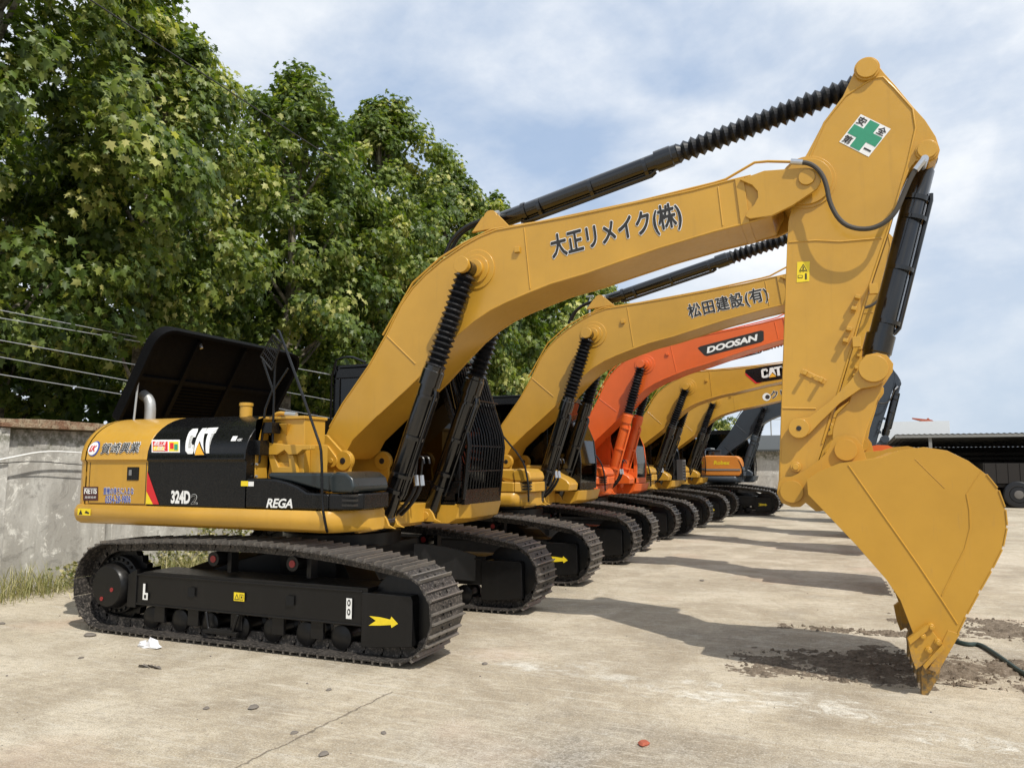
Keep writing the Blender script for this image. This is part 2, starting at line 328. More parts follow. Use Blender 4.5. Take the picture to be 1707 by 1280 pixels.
# ---- lettering: text curve -> flat mesh mapped on a parallelogram in a face
_tc = {}
def glyphs(txt, off=0., shear=0., space=1.):
    k = (txt, off, shear, space)
    if k in _tc: return _tc[k]
    cu = bpy.data.curves.new('t', 'FONT'); cu.body = txt; cu.offset = off; cu.shear = shear; cu.space_character = space; cu.resolution_u = 3
    ob = bpy.data.objects.new('t', cu); C.objects.link(ob); bpy.context.view_layer.update()
    me = bpy.data.meshes.new_from_object(ob.evaluated_get(bpy.context.evaluated_depsgraph_get()))
    vs = [(v.co.x, v.co.y) for v in me.vertices]; fs = [tuple(p.vertices) for p in me.polygons]
    bpy.data.objects.remove(ob); bpy.data.curves.remove(cu); bpy.data.meshes.remove(me)
    _tc[k] = (vs, fs); return vs, fs
def text(mb, txt, A, B, Cc, y, off=0., shear=0., space=1., surf=None, lift=0., side=-1, bb=None):
    """lay txt on the X-Z face at offset y: baseline A->B, A->C the full height"""
    vs, fs = glyphs(txt, off, shear, space)
    if bb is None:
        bb = bbox(vs)
    x0, y0, x1, y1 = bb
    A = Vector(A); U = Vector(B)-A; V = Vector(Cc)-A
    out = []
    for x, z in vs:
        p = A+U*((x-x0)/(x1-x0))+V*((z-y0)/(y1-y0))
        yy = (surf(p.y) if surf else y)+side*lift
        out.append((p.x, yy, p.y))
    if surf:
        bm = bmesh.new(); vv = [bm.verts.new((p[0], 0, p[2])) for p in out]
        for f in fs:
            try: bm.faces.new([vv[i] for i in f])
            except ValueError: pass
        z0, z1 = min(p[2] for p in out), max(p[2] for p in out)
        zcuts(bm, z0, z1)
        bm.verts.index_update(); mb.add([(v.co.x, surf(v.co.z)+side*(lift+.002), v.co.z) for v in bm.verts], [tuple(v.index for v in f.verts) for f in bm.faces]); bm.free(); return bb
    mb.add(out, fs); return bb
def bbox(vs): return (min(v[0] for v in vs), min(v[1] for v in vs), max(v[0] for v in vs), max(v[1] for v in vs))
def outlined(mb, txt, A, B, Cc, y, off, out, ink, pale, shear=0., space=1., surf=None):
    bb = bbox(glyphs(txt, 0, shear, space)[0]); w_, h_ = bb[2]-bb[0], bb[3]-bb[1]
    U = (Vector(B)-Vector(A))/w_; V = (Vector(Cc)-Vector(A))/h_; k = 0
    for m_, r_, n_, l_ in ((pale, out, 10, .003), (ink, off, 6, .0055)):
        mb.use(m_)
        for i in range(n_+1):
            a = 2*PI*i/n_; D = (U*math.cos(a)+V*math.sin(a))*(r_ if i < n_ else 0)
            text(mb, txt, tuple(Vector(A)+D), tuple(Vector(B)+D), tuple(Vector(Cc)+D), y, 0, shear, space, surf, l_+k*.00006, bb=bb); k += 1
def quad(mb, pts, y, lift=.002, surf=None):
    if surf and len(pts) > 3:
        bm = bmesh.new(); bm.faces.new([bm.verts.new((x, 0, z)) for x, z in pts]); z0, z1 = min(p[1] for p in pts), max(p[1] for p in pts)
        zcuts(bm, z0, z1)
        bm.verts.index_update(); mb.add([(v.co.x, surf(v.co.z)-lift, v.co.z) for v in bm.verts], [tuple(v.index for v in f.verts) for f in bm.faces]); bm.free(); return
    mb.add([(x, (surf(z) if surf else y)-lift, z) for x, z in pts], [tuple(range(len(pts)))])
ZG = .015
def zcuts(bm, z0, z1):
    k = math.ceil(z0/ZG)
    while k*ZG < z1:
        bmesh.ops.bisect_plane(bm, geom=bm.verts[:]+bm.edges[:]+bm.faces[:], plane_co=(0, 0, k*ZG), plane_no=(0, 0, 1)); k += 1
def CATLOGO():                                    # letters in a unit box 0..3.1 x 0..1.2
    Cl = [(.35, 0), (.85, 0), (1.0, .15), (1.0, .42), (.72, .42), (.72, .27), (.42, .27), (.42, .93), (.72, .93), (.72, .78), (1.0, .78), (1.0, 1.05), (.85, 1.2), (.3, 1.2), (.13, 1.05), (.13, .15)]
    A1 = [(1.0, 0), (1.32, 1.2), (1.78, 1.2), (2.08, 0), (1.93, 0), (1.55, .55), (1.15, 0)]
    T = [(1.86, 1.2), (2.95, 1.2), (2.95, .93), (2.56, .93), (2.56, 0), (2.22, 0), (2.22, .93), (1.86, .93)]
    tri = [(1.08, -.06), (2.04, -.06), (1.55, .5)]
    return Cl, A1, T, tri
def subdiv_poly(mb, poly, f, lift):
    """triangulate and split a flat polygon finely, then map it by f"""
    bm = bmesh.new(); vs = [bm.verts.new((x, 0, z)) for x, z in poly]; bm.faces.new(vs)
    bmesh.ops.triangulate(bm, faces=bm.faces[:])
    for v in bm.verts: q = f(v.co.x, v.co.z, 0); v.co = (q[0], 0, q[2])
    zs = [v.co.z for v in bm.verts]; zcuts(bm, min(zs), max(zs))
    bm.verts.index_update(); mb.add([(v.co.x, f(None, v.co.z, lift), v.co.z) for v in bm.verts], [tuple(v.index for v in fc.verts) for fc in bm.faces]); bm.free()
def catlogo(mb, A, B, Cc, y, wi, yi, ki=None, surf=None):
    A = Vector(A); U = (Vector(B)-A)/3.1; V = (Vector(Cc)-A)/1.2
    def f(u, v, l):
        if u is None: return (surf(v) if surf else y)-l
        p = A+U*u+V*v; return (p.x, (surf(p.y) if surf else y)-l, p.y)
    Cl, A1, T, tri = CATLOGO(); sh = lambda q: [(x+.05*z, z) for x, z in q]
    mb.use(wi)
    for q in (Cl, A1, T): subdiv_poly(mb, sh(q), f, .004)
    if ki is not None: mb.use(ki); subdiv_poly(mb, [(.98, -.1), (2.2, -.1), (1.62, .6)], f, .005)
    mb.use(yi); subdiv_poly(mb, sh(tri), f, .007)

# ------------------------------------------------------------------ the excavator
def side_surf(z):                                 # near flank of the engine house
    if z < 1.775: return -1.42
    if z >= 2.24: return -.84
    s = min(1, (z-1.80)/.46) if z > 1.8 else 0
    return -.84-.6*math.sqrt(max(0, 1-s*s))
def flank(z0=1.31):
    pts = [(-1.42, z0), (-1.42, 1.765), (-1.445, 1.79)]
    for i in range(0, 11):
        a = PI/2*i/10; pts.append((-.84-.6*math.cos(a), 1.80+.46*math.sin(a)))
    return pts
BT = P(1345, 299, -.33)                            # boom tip pin
PIN = P(780, 447, -.49)                            # boom cylinder head pin

def make_tracks(root, s):
    Rr, Rf = .43, .40
    rc = (-1.87, .47); fc = (1.62, .43)
    # loop path (X,Z) : bottom run, front, top run, rear ; outer surface of the chain
    pts = []
    pts += [(rc[0]+(fc[0]-rc[0])*t/12, .035) for t in range(0, 13)]
    pts += arc(fc[0], fc[1], Rf, -80, 75, 14)
    top = [(1.35, .875), (.9, .93), (.45, .965), (0, .98), (-.5, .975), (-1., .96), (-1.5, .935)]
    pts += top; pts += arc(rc[0], rc[1], Rr+.02, 95, 262, 16)
    cl = [Vector((p[0], p[1])) for p in pts]+[Vector(pts[0])]
    seg = [(cl[i+1]-cl[i]).length for i in range(len(cl)-1)]; tot = sum(seg)
    nsh = 50; pitch = tot/nsh
    def at(d):
        d %= tot
        for i, l in enumerate(seg):
            if d <= l: return cl[i]+(cl[i+1]-cl[i])*(d/l)
            d -= l
        return cl[0]
    yo = -1.56 if s < 0 else .96                     # outer/inner edges: width .6
    y0, y1 = (yo, yo+.6)
    ym = (y0+y1)/2; out = -1 if s < 0 else 1
    fr = MB()
    ya, yb = ym-.20, ym+.20
    FB0, FB1 = P(602, 1040, -1.48)[0], P(687, 1040, -1.48)[0]
    fr.prism([(-1.58, .30), (-1.58, .58), (-1.40, .64), (FB0+.05, .64), (FB0+.05, .30)], ya, yb)
    fr.prism([(FB0, .13), (FB0, .60), (FB1-.02, .60), (FB1, .56), (FB1, .17), (FB0+.12, .13)], ya-.02, yb+.02)
    for x in (-1.2, -.75, -.2, .3, .75): fr.box(x-.07, x+.07, ya+.02, ya+.06, .14, .31)
    fr.prism([(-1.62, .27), (-1.50, .27), (-1.50, .66), (-1.62, .60)], ya-.015, ya+.3)
    for z in (.3, .595): fr.box(-1.5, FB0-.002, ya-.012, ya, z, z+.02)
    # chain guide in the middle
    fr.tube([(-.55, ya-.01, .30), (-.5, ya-.02, .14), (-.2, ya-.02, .14), (-.15, ya-.01, .30)], .018, 6)
    fr.box(-.56, -.14, ya-.04, ya, .10, .135)
    frame = fr.build('track_frame', 'blackmatt', root, .006)
    ch = MB()
    for k in range(nsh):
        d = k*pitch; a = at(d); b = at(d+pitch); t = (b-a).normalized(); nrm = Vector((t.y, -t.x)); L_ = (b-a).length
        c = (a+b)/2
        def q(u, h): p = c+t*u+nrm*h; return (p.x, p.y)
        hl = L_/2*.96
        ch.prism([q(-hl, -.012), q(hl, -.012), q(hl, 0), q(-hl, 0)], y0, y1)
        ch.use(1)
        for u, h in ((-hl+.014, .029), (.004, .025)):
            ch.prism([q(u-.012, 0), q(u+.012, 0), q(u+.006, h), q(u-.006, h)], y0+.004, y1-.004)
        ch.use(0)
        for yy in (ym-.09, ym+.09): ch.prism([q(-hl*1.03, -.10), q(hl*1.03, -.10), q(hl*.9, -.012), q(-hl*.9, -.012)], yy-.02, yy+.02)
        p = c-nrm*.055; ch.cyl((p.x+t.x*hl, ym-.12, p.y+t.y*hl), (p.x+t.x*hl, ym+.12, p.y+t.y*hl), .022, None, 6)
        for u in (-.03, .05):
            for yy in (ym-.07, ym+.07):
                p = c+t*u; ch.cyl((p.x, yy, p.y), (p.x+nrm.x*.014, yy, p.y+nrm.y*.014), .014, None, 6)
    ch.build('track_chain', ['track', 'grouser'], frame)
    sp = MB(); x, z = rc
    nt = 21; o = []
    for k in range(nt*2):
        r = .345 if k % 2 else .385; a = 2*PI*k/nt/2; o.append((x+r*math.cos(a), z+r*math.sin(a)))
    sp.prism(o, ym-.04, ym+.04)
    sp.lathe((x, ym+out*.02, z), (x, ym+out*.30, z), [(0, .30), (.10, .30), (.12, .235), (.215, .225), (.24, .205), (.245, .0)], 36)
    for k in range(24):
        a = 2*PI*k/24; px_, pz = x+.27*math.cos(a), z+.27*math.sin(a); sp.cyl((px_, ym+out*.1, pz), (px_, ym+out*.15, pz), .017, None, 6)
    sp.build('sprocket', 'blackmatt', frame, .003)
    if s < 0:
        pl = MB()
        for dx, dz in ((-.06, -.13), (.08, -.03)): pl = MB(); pl.disc(x+dx, z+dz, .022, ym-.268, ym-.262, 12); pl.build('drain_plug', 'dullred', frame)
    idl = MB(); x, z = fc
    idl.lathe((x, ym-.10, z), (x, ym+.10, z), [(0, .25), (.02, .34), (.05, .34), (.055, .365), (.145, .365), (.15, .34), (.18, .34), (.2, .25)], 32)
    idl.disc(x, z, .1, ym-.13, ym+.13, 20)
    idl.build('idler_wheel', 'blackmatt', frame)
    for k in range(7):
        xx = -1.35+k*.39
        r = MB(); r.lathe((xx, ym-.16, .17), (xx, ym+.16, .17), [(0, .06), (.02, .11), (.06, .11), (.08, .085), (.24, .085), (.26, .11), (.30, .11), (.32, .06)], 18)
        r.build('track_roller', 'blackmatt', frame)
    for xx in (P(355, 945, -1.4)[0], P(487, 950, -1.4)[0]):
        r = MB(); r.disc(xx, .80, .07, ym-.14, ym+.14, 20); r.box(xx+.1, xx+.15, ym-.05, ym+.05, .66, .86); r.box(xx-.02, xx+.14, ym-.02, ym+.02, .78, .82)
        r.use(1); r.disc(xx, .80, .035, ym-.147, ym-.139, 14)
        r.build('carrier_roller', ['blackmatt', 'dullred'], frame)
    return frame, ya, ym

def make_excavator(name, loc, cfg):
    root = empty(name, loc)
    Y = cfg.get('paint', 'yellow'); BM = cfg.get('boom', Y); first = cfg.get('first', False)
    K = 'blackmatt'
    for s in (-1, 1):
        frame, ya, ym = make_tracks(root, s)
        if s < 0 or cfg.get('arrowfar'):
            a = MB(); y = ya-.023
            if s > 0: y = ya-.023
            A = [(x_-.0, z_) for x_, z_ in PL([(615, 1042), (627, 1034), (616, 1026), (634, 1028), (651, 1032), (653, 1027), (664, 1039), (653, 1046), (652, 1041), (634, 1042)], -1.48)]
            quad(a, A, y, .002); a.build('direction_arrow', 'sunyellow', frame)
        if s < 0 and first:
            a = MB(); y = ya-.014
            a.use(0); hx = P(582, 1030, -1.47)[0]-.83; quad(a, [(hx+.80, .36), (hx+.86, .36), (hx+.86, .54), (hx+.80, .54)], y, .002)
            for zc in (.42, .50):
                ring = [(hx+.83+.018*math.cos(t*PI/6), zc+.03*math.sin(t*PI/6)) for t in range(12)]; a.use(1); quad(a, ring, y, .004)
                ring = [(hx+.83+.008*math.cos(t*PI/6), zc+.016*math.sin(t*PI/6)) for t in range(12)]; a.use(0); quad(a, ring, y, .006)
            a.build('hook_sticker', ['white', 'ink'], frame); a = MB()
            a.use(0); quad(a, [(-1.40, .36), (-1.33, .36), (-1.33, .43), (-1.37, .43), (-1.37, .52), (-1.40, .52)], y, .002)
            a.use(1); quad(a, [(-1.38, .375), (-1.35, .375), (-1.35, .41), (-1.38, .41)], y, .004)
            a.build('hook_sticker', ['white', 'ink'], frame)
            b = MB(); wx = P(399, 1001, -1.47)[0]+.065; quad(b, [(wx-.13, .43), (wx, .43), (wx, .51), (wx-.13, .51)], y, .002); b.use(1); text(b, '△▣', (wx-.12, .442), (wx-.01, .442), (wx-.12, .498), y, lift=.005)
            b.build('warning_sticker', ['sunyellow', 'ink'], frame)
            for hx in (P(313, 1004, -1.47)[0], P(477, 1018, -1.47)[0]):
                h = MB(); quad(h, [(hx, .43), (hx+.09, .43), (hx+.09, .52), (hx, .52)], y, .002); h.build('opening_shade', 'holeshade', frame)  # flat black patch, the shade inside a frame hole put in as colour
    # car body between the tracks
    c = MB()
    c.box(-.62, .62, -.62, .62, .50, .88)
    for s in (-1, 1):
        for e in (-1, 1):
            n = 8
            for k in range(n):
                t0, t1 = k/n, (k+1)/n
                def pt(t): return (e*(.35+.75*t), s*(.45+.70*t), .82-.22*t*t, .46-.14*t)
                a, b = pt(t0), pt(t1); w = .17
                c.add([(a[0]-w, a[1], a[3]), (a[0]+w, a[1], a[3]), (a[0]+w, a[1], a[2]), (a[0]-w, a[1], a[2]), (b[0]-w, b[1], b[3]), (b[0]+w, b[1], b[3]), (b[0]+w, b[1], b[2]), (b[0]-w, b[1], b[2])],
                      [(0, 1, 5, 4), (1, 2, 6, 5), (2, 3, 7, 6), (3, 0, 4, 7)])
    c.cyl((0, 0, .86), (0, 0, 1.0), .66, None, 40); c.cyl((0, 0, 1.0), (0, 0, 1.16), .56, None, 40)
    c.build('car_body', K, root, .008)
    # ---- upper structure, shifted as the operator left it
    ux = cfg.get('ux', 0.)
    T = (lambda v: Vector((v[0]+ux, v[1], v[2])))
    def X(x): return x-OX                              # world X of the near machine -> local
    # deck with D-section side skirt
    d = MB(T)
    prof = [(-1.40, 1.10), (-1.45, 1.13), (-1.475, 1.19), (-1.475, 1.25), (-1.44, 1.305), (-1.2, 1.31), (-1.2, 1.10)]
    XE = P(618, 865, -1.02)[0]
    secs = [(X(-7.76), .12, .8), (X(-7.73), .04, .93), (X(-7.66), 0, 1), (X(-4.42), 0, 1), (X(-4.37), .015, 1), (X(-4.33), .05, 1), (XE, .42, 1)]; n = len(prof); vv = []
    for x_, dy, k_ in secs: vv += [(x_, y*1+dy, 1.205+(z-1.205)*k_) for y, z in prof]
    d.add(vv, [tuple(range(n-1, -1, -1)), tuple(range((len(secs)-1)*n, len(secs)*n))]+[(k_*n+i, k_*n+(i+1) % n, (k_+1)*n+(i+1) % n, (k_+1)*n+i) for k_ in range(len(secs)-1) for i in range(n)])
    d.box(X(-7.6), X(-4.38), -1.2, 1.42, 1.12, 1.295)
    d.prismz([(X(-4.379), -1.2), (XE-.01, -.95), (XE-.01, -.75), (X(-4.379), -.72)], 1.12, 1.29)
    # deck nose under the cab
    NX = P(836, 850, 1.45)[0]
    zs_ = ((1.06, .16), (1.12, .05), (1.285, 0))
    vv = []
    for z_, k_ in zs_: vv += [(X(-4.4), .50, z_), (NX-.10-k_, .50, z_), (NX-k_, .66, z_), (NX-k_, 1.45, z_), (X(-4.4), 1.45, z_)]
    d.add(vv, [(4, 3, 2, 1, 0), (10, 11, 12, 13, 14)]+[(k_*5+i, k_*5+(i+1) % 5, (k_+1)*5+(i+1) % 5, (k_+1)*5+i) for k_ in range(2) for i in range(5)])
    PX = P(602, 884, -.75)[0]; d.box(X(-4.5), PX, -.80, .50, 1.045, 1.085)
    d.box(X(-4.45), X(-4.36), -.6, .48, 1.085, 1.294)
    deck = d.build('deck', Y, root, .008)
    # boom cylinder lugs
    bx, bz = P(640, 868, -.49)
    bx += 0
    for yy in (-.49, .49):
        for o in (-.10, .07):
            lug = MB(T); lug.prism([(bx-.20, 1.085), (bx+.20, 1.085), (bx+.12, 1.12), (bx+.09, bz+.03), (bx+.05, bz+.08), (bx-.04, bz+.08), (bx-.08, bz+.03), (bx-.12, 1.13)], yy+o, yy+o+.03)
            lug.disc(bx, bz, .045, yy+o-.012, yy+o+.042, 16); lug.build('cylinder_bracket', Y, root, .006)
    fx, fz = P(556, 744, -.33)
    hx_, hz_ = P(573, 768, -.41)
    for yy in (-.41, .37):
        lug = MB(T)
        lug.prism([(fx-.55, 1.29), (fx+.30, 1.29), (fx+.30, 1.5), (hx_+.08, hz_-.10)]+arc(hx_, hz_, .115, -40, 110, 9)+arc(fx-.08, fz-.0, .13, 70, 170, 6)+[(fx-.5, fz-.2)], yy, yy+.04)
        lug.disc(hx_, hz_, .105, yy-.02, yy+.06, 24)
        lug.use(1); lug.disc(hx_, hz_, .035, yy-.026, yy+.066, 16); lug.use(0)
        if yy < 0:
            sl = [P(541, 752, -.44), P(553, 768, -.44)]
            lug.prism(arc(sl[0][0], sl[0][1], .07, 50, 230, 8)+arc(sl[1][0], sl[1][1], .07, 230, 410, 8), -.445, -.41)
            for q in sl: lug.disc(q[0], q[1], .028, -.465, -.445, 10)
        lug.build('boom_bracket', [Y, 'ink'], root, .005)
    # counterweight
    cw = MB(T)
    fl = flank(1.12)
    prof = fl+[(-y, z) for y, z in fl[::-1]]
    ctr = X(-7.60)
    ns = 7
    for i in range(ns):
        a0, a1 = PI/2*i/ns, PI/2*(i+1)/ns
        def ring(a): return (ctr-.21*math.sin(a), 1-.16*(1-math.cos(a)), .10*(1-math.cos(a)))
        A, B = ring(a0), ring(a1); m_ = len(prof)
        va = [(A[0], y*A[1], 1.7+(z-1.7)*(1-A[2])) for y, z in prof]; vb = [(B[0], y*B[1], 1.7+(z-1.7)*(1-B[2])) for y, z in prof]
        fs = [(j, j+m_, (j+1) % m_+m_, (j+1) % m_) for j in range(m_)]
        if i == ns-1: fs.append(tuple(range(m_, 2*m_)))
        cw.add(va+vb, fs)
    cwo = cw.build('counterweight', Y, root)
    # engine house rear (yellow) and middle (black)
    eh = MB(T)
    pr = flank()+[(.84, 2.26)]+[(-y, z) for y, z in flank()[::-1]][1:]
    eh.prismx(pr, X(-7.585), X(-6.68))
    house = eh.build('engine_house', Y, root, .006)
    midp = cfg.get('panel', 'black')
    mp = MB(T); mp.prismx([(y-.006 if y < 0 else y+.006, z) for y, z in pr], X(-6.675), X(-5.36))
    mid = mp.build('side_cover', midp, root, .012)
    sm = MB(T)                                       # door seams, latch
    sm.box(X(-7.54), X(-6.70), -1.4225, -1.40, 1.318, 1.324)
    sm.box(X(-7.54), X(-7.532), -1.4225, -1.40, 1.32, 1.76)
    sm.box(X(-6.70), X(-6.692), -1.4225, -1.40, 1.32, 1.76)
    sm.build('door_seam', 'ink', house)
    lk = MB(T); lk.box(X(-6.97), X(-6.80), -1.427, -1.40, 1.57, 1.71); lk.use(1); lk.box(X(-6.93), X(-6.90), -1.44, -1.42, 1.62, 1.68)
    lk.build('door_latch', ['black', 'grey'], house, .003)
    # tanks ahead of the house
    tk = MB(T)
    q0, q1 = P(436, 700, -1.12)[0], P(508, 700, -1.12)[0]; zt_ = P(508, 698, -1.12)[1]
    tk.box(q0-.15, q1, -1.12, -.78, 1.29, zt_)
    tk.box(q0-.02, q1+.015, -1.145, -.76, zt_, zt_+.03)
    tk.prism([(X(-5.35), 1.5), (X(-5.35), 2.18), (X(-5.28), 2.20), (q0+.0, 1.98), (q0+.0, 1.5)], -1.30, -1.12)
    for q in (q0+.12, q0+.33):
        zz_ = zt_-.05
        tk.add([(q-.05, -1.121, zz_), (q+.05, -1.121, zz_), (q, -1.121, zz_-.12), (q-.05, -1.19, zz_), (q+.05, -1.19, zz_)], [(0, 1, 4, 3), (0, 3, 2), (1, 2, 4), (2, 3, 4)])
    # box section bar and brace
    # hinge beam and brace in front of the tank
    tk.prism(PL([(434, 740), (446, 737), (480, 741), (522, 742), (522, 749), (508, 750), (500, 757), (485, 758), (478, 750), (466, 758), (436, 758)], -1.16), -1.20, -1.12)
    tk.prism(PL([(449, 758), (458, 758), (466, 778), (484, 778), (482, 758), (490, 758), (496, 790), (456, 790)], -1.16), -1.18, -1.12)
    tk.prism(PL([(458, 770), (482, 770), (484, 784), (458, 784)], -1.16), -1.15, -1.12)
    tk.box(q1+.002, q1+.13, -1.02, -.90, 1.29, P(515, 742, -1.0)[1])
    tank = tk.build('fuel_tank', Y, root, .006)
    x, z = P(410, 690, -.95)
    cp = MB(T); cp.lathe((x, -.95, z-.12), (x, -.95, z+.2), [(0, .066), (.10, .066), (.20, .066), (.205, .074), (.235, .074), (.24, .06)], 24); cp.build('filler_cap', Y, tank)
    e0, e1, e2 = P(455, 694, -1.0), P(465, 690, -1.0), P(478, 690, -1.0); e3 = P(494, 692, -1.0)
    cp = MB(T); cp.tube([(e0[0], -1., e0[1]-.05), (e0[0], -1., e0[1]), (e1[0], -1., e1[1]+.01), (e2[0], -1., e2[1])], .022, 10, 1); cp.build('elbow_pipe', Y, tank)
    fh = MB(T); fh.tube([(e2[0]-.01, -1., e2[1]), (e3[0], -1., e3[1])], .028, 10); fh.build('hose_end', 'galv', tank)
    # low box ahead (tool box) : black on some, painted on others
    lb = MB(T); bc = cfg.get('boxpaint', 'black')
    y0 = -1.44
    zl = P(402, 797, y0)[1]
    cv = PL([(440, 797), (460, 799), (478, 804), (495, 811), (511, 821)], y0)
    lb.prism([(X(-5.34), 1.315), (X(-4.36), 1.315), (X(-4.36), cv[-1][1]-.01)]+cv[::-1]+[(X(-5.34), zl)], y0, -1.16)
    xe = P(607, 800, -1.25)[0]
    lb.prismz([(X(-4.36), y0), (xe-.10, y0+.08), (xe, y0+.2), (xe, -.80), (X(-4.36), -.80)], 1.315, cv[-1][1]-.005)
    box = lb.build('tool_box', bc, root, .02)
    tp = MB(T); zt2 = P(560, 788, y0)[1]; zb_ = cv[-1][1]
    tp.prism([(X(-4.37), zb_), (xe-.03, zb_), (xe+.0, zb_+.05), (xe-.03, zt2-.05), (xe-.10, zt2-.0), (X(-4.3), zt2+.01), (X(-4.40), zt2-.03)], y0+.03, -.80)
    tp.prism([(cv[0][0], cv[0][1]), (cv[2][0], cv[2][1]), (X(-4.38), zb_), (X(-4.34), zt2), (cv[0][0], zt2+.0)], y0+.05, -.85)
    tp.build('box_lid', 'teal' if bc == 'black' else bc, box, .03)
    gr = MB(T)
    for k in range(4): gr.box(xe-.22, xe-.02, y0+.055, y0+.13, 1.35+.045*k, 1.372+.045*k)
    gr.build('vent_slats', 'ink', box)
    # handrail bow at the front corner of the box
    hr = MB(T)
    if first:
        hr.tube([(X(-5.20), -1.22, 3.10), (X(-5.15), -1.24, 3.08), (X(-4.46), -1.46, 1.95), (X(-4.40), -1.5, 1.83), (X(-4.38), -1.5, 1.36), (X(-4.33), -1.5, 1.16), (X(-4.36), -1.44, 1.12)], .013, 10, 1)
    else:
        hr.tube([(X(-4.75), -1.20, 2.32), (X(-4.55), -1.4, 2.15), (X(-4.20), -1.46, 1.80), (X(-4.12), -1.46, 1.5), (X(-4.12), -1.44, 1.18)], .015, 8, 2)
    hr.build('handrail', 'black', root)
    # engine house top fittings
    ex = MB(T)
    p = (P(249, 700, -.75)[0], -.75); z_ = P(240, 660, -.75)[1]; ex.tube([(p[0], p[1], 2.15), (p[0]+.01, p[1], z_-.15), (p[0]-.02, p[1], z_-.04), (p[0]-.13, p[1], z_+.02)], .062, 16, 2)
    ex.build('exhaust_pipe', 'galv', root)
    if first:
        # raised engine hood hinged at the rear
        A0, A1 = Vector((X(-7.74), -1.0, 2.26)), Vector((X(-7.12), -1.0, 3.34))
        hd = MB(T); W0, W1 = -1.02, 1.52
        dv = (A1-A0); L_ = dv.length; dv.normalize(); nv = Vector((dv.z, 0, -dv.x))        # nv points under the lid
        def q(u, y, n_): r = A0+dv*u+nv*n_; return (r.x, y, r.z)
        def rrect(u0, u1, y0_, y1_, r, n_):
            o = []
            for cx, cy, a0 in ((u1-r, y1_-r, 0), (u1-r, y0_+r, 270)):
                pass
            for (cu, cyy, a0) in ((u1-r, y1_-r, 0), (u0+r*.3, y1_-r*.3, 90), (u0+r*.3, y0_+r*.3, 180), (u1-r, y0_+r, 270)):
                rr = r if cu > u0+r*.5 else r*.3
                for k in range(6):
                    a = math.radians(a0+90*k/5); o.append(q(cu+rr*math.cos(a), cyy+rr*math.sin(a), n_))
            return o
        o0 = rrect(0, L_, W0, W1, .22, -.02); o1 = rrect(-.0, L_+.01, W0-.01, W1+.01, .23, .12); i1 = rrect(.03, L_-.03, W0+.03, W1-.03, .2, .12); i0 = rrect(.04, L_-.04, W0+.04, W1-.04, .2, .0)
        n = len(o0); hd.add(o0+o1+i1+i0, [tuple(range(n))]+[(k*n+i, k*n+(i+1) % n, (k+1)*n+(i+1) % n, (k+1)*n+i) for k in range(3) for i in range(n)]+[tuple(range(4*n-1, 3*n-1, -1))])
        for yy in (-.35, .45):
            hd.add([q(.1, yy, 0), q(L_-.1, yy, 0), q(L_-.1, yy+.06, 0), q(.1, yy+.06, 0), q(.1, yy, .05), q(L_-.1, yy, .05), q(L_-.1, yy+.06, .05), q(.1, yy+.06, .05)], [(4, 5, 6, 7), (0, 1, 5, 4), (3, 2, 6, 7), (0, 3, 7, 4), (1, 2, 6, 5)])
        hd.add([q(.55, W0+.1, 0), q(.55, W1-.1, 0), q(.60, W1-.1, 0), q(.60, W0+.1, 0), q(.55, W0+.1, .04), q(.55, W1-.1, .04), q(.60, W1-.1, .04), q(.60, W0+.1, .04)], [(4, 5, 6, 7), (0, 1, 5, 4), (3, 2, 6, 7)])
        for k in range(9):
            u = .12+k*.045; hd.add([q(u, -.25, .01), q(u, .42, .01), q(u+.02, .42, .03), q(u+.02, -.25, .03)], [(0, 1, 2, 3)])
        hood = hd.build('engine_hood', 'hood', root, 0, 30, 'black engine hood propped wide open')
        lt = MB(T); b = q(L_-.12, -.30, .02); lt.tube([b, (b[0]+.03, b[1], b[2]-.07)], .022, 8); 
        lt.build('hood_latch', 'chrome', hood)
        st = MB(T); b = q(.55, -.95, .05); st.tube([b, (X(-7.43), -.98, 2.2)], .012, 8); st.build('prop_rod', 'galv', hood)
        # mirror on its stalk
        mr = MB(T); mx = X(-5.23)
        mr.tube([(mx, -1.20, 1.95), (mx-.0, -1.20, 2.75), (mx+.02, -1.2, 2.85)], .013, 8)
        mr.tube([(mx-.12, -1.25, 1.75), (mx-.09, -1.22, 2.3), (mx-.02, -1.2, 2.5)], .014, 8)
        mr.box(mx-.06, mx+.05, -1.28, -1.14, 2.05, 2.16); mr.box(mx-.17, mx-.04, -1.34, -1.2, 1.83, 1.98)
        mr.tube([(mx, -1.2, 2.5), (mx+.10, -1.12, 2.72)], .012, 6)
        mr.tube([(mx, -1.2, 2.45), (mx-.12, -1.25, 2.80)], .012, 6)
        mir = mr.build('mirror_stalk', 'black', root, .004)
        mm = MB(T)
        cx, cz = mx-.02, 2.86
        o = [(cx-.13, cz-.02), (cx+.02, cz+.20), (cx+.13, cz+.10), (cx+.02, cz-.17)]
        for i in range(4):
            a, b = o[i], o[(i+1) % 4]; mm.tube([(a[0], -1.245, a[1]), (b[0], -1.245, b[1])], .009, 6)
        for k in range(1, 7):
            a_, b_, c_, d_ = [Vector(q) for q in o]; t_ = k/7; e_, f_ = a_+(d_-a_)*t_, b_+(c_-b_)*t_
            mm.tube([(e_.x, -1.246, e_.y), (f_.x, -1.246, f_.y)], .004, 4)
        for k in range(1, 5):
            a = (o[0][0]+(o[1][0]-o[0][0])*k/5, o[0][1]+(o[1][1]-o[0][1])*k/5); b = (o[3][0]+(o[2][0]-o[3][0])*k/5, o[3][1]+(o[2][1]-o[3][1])*k/5)
            mm.tube([(a[0], -1.246, a[1]), (b[0], -1.246, b[1])], .004, 4)
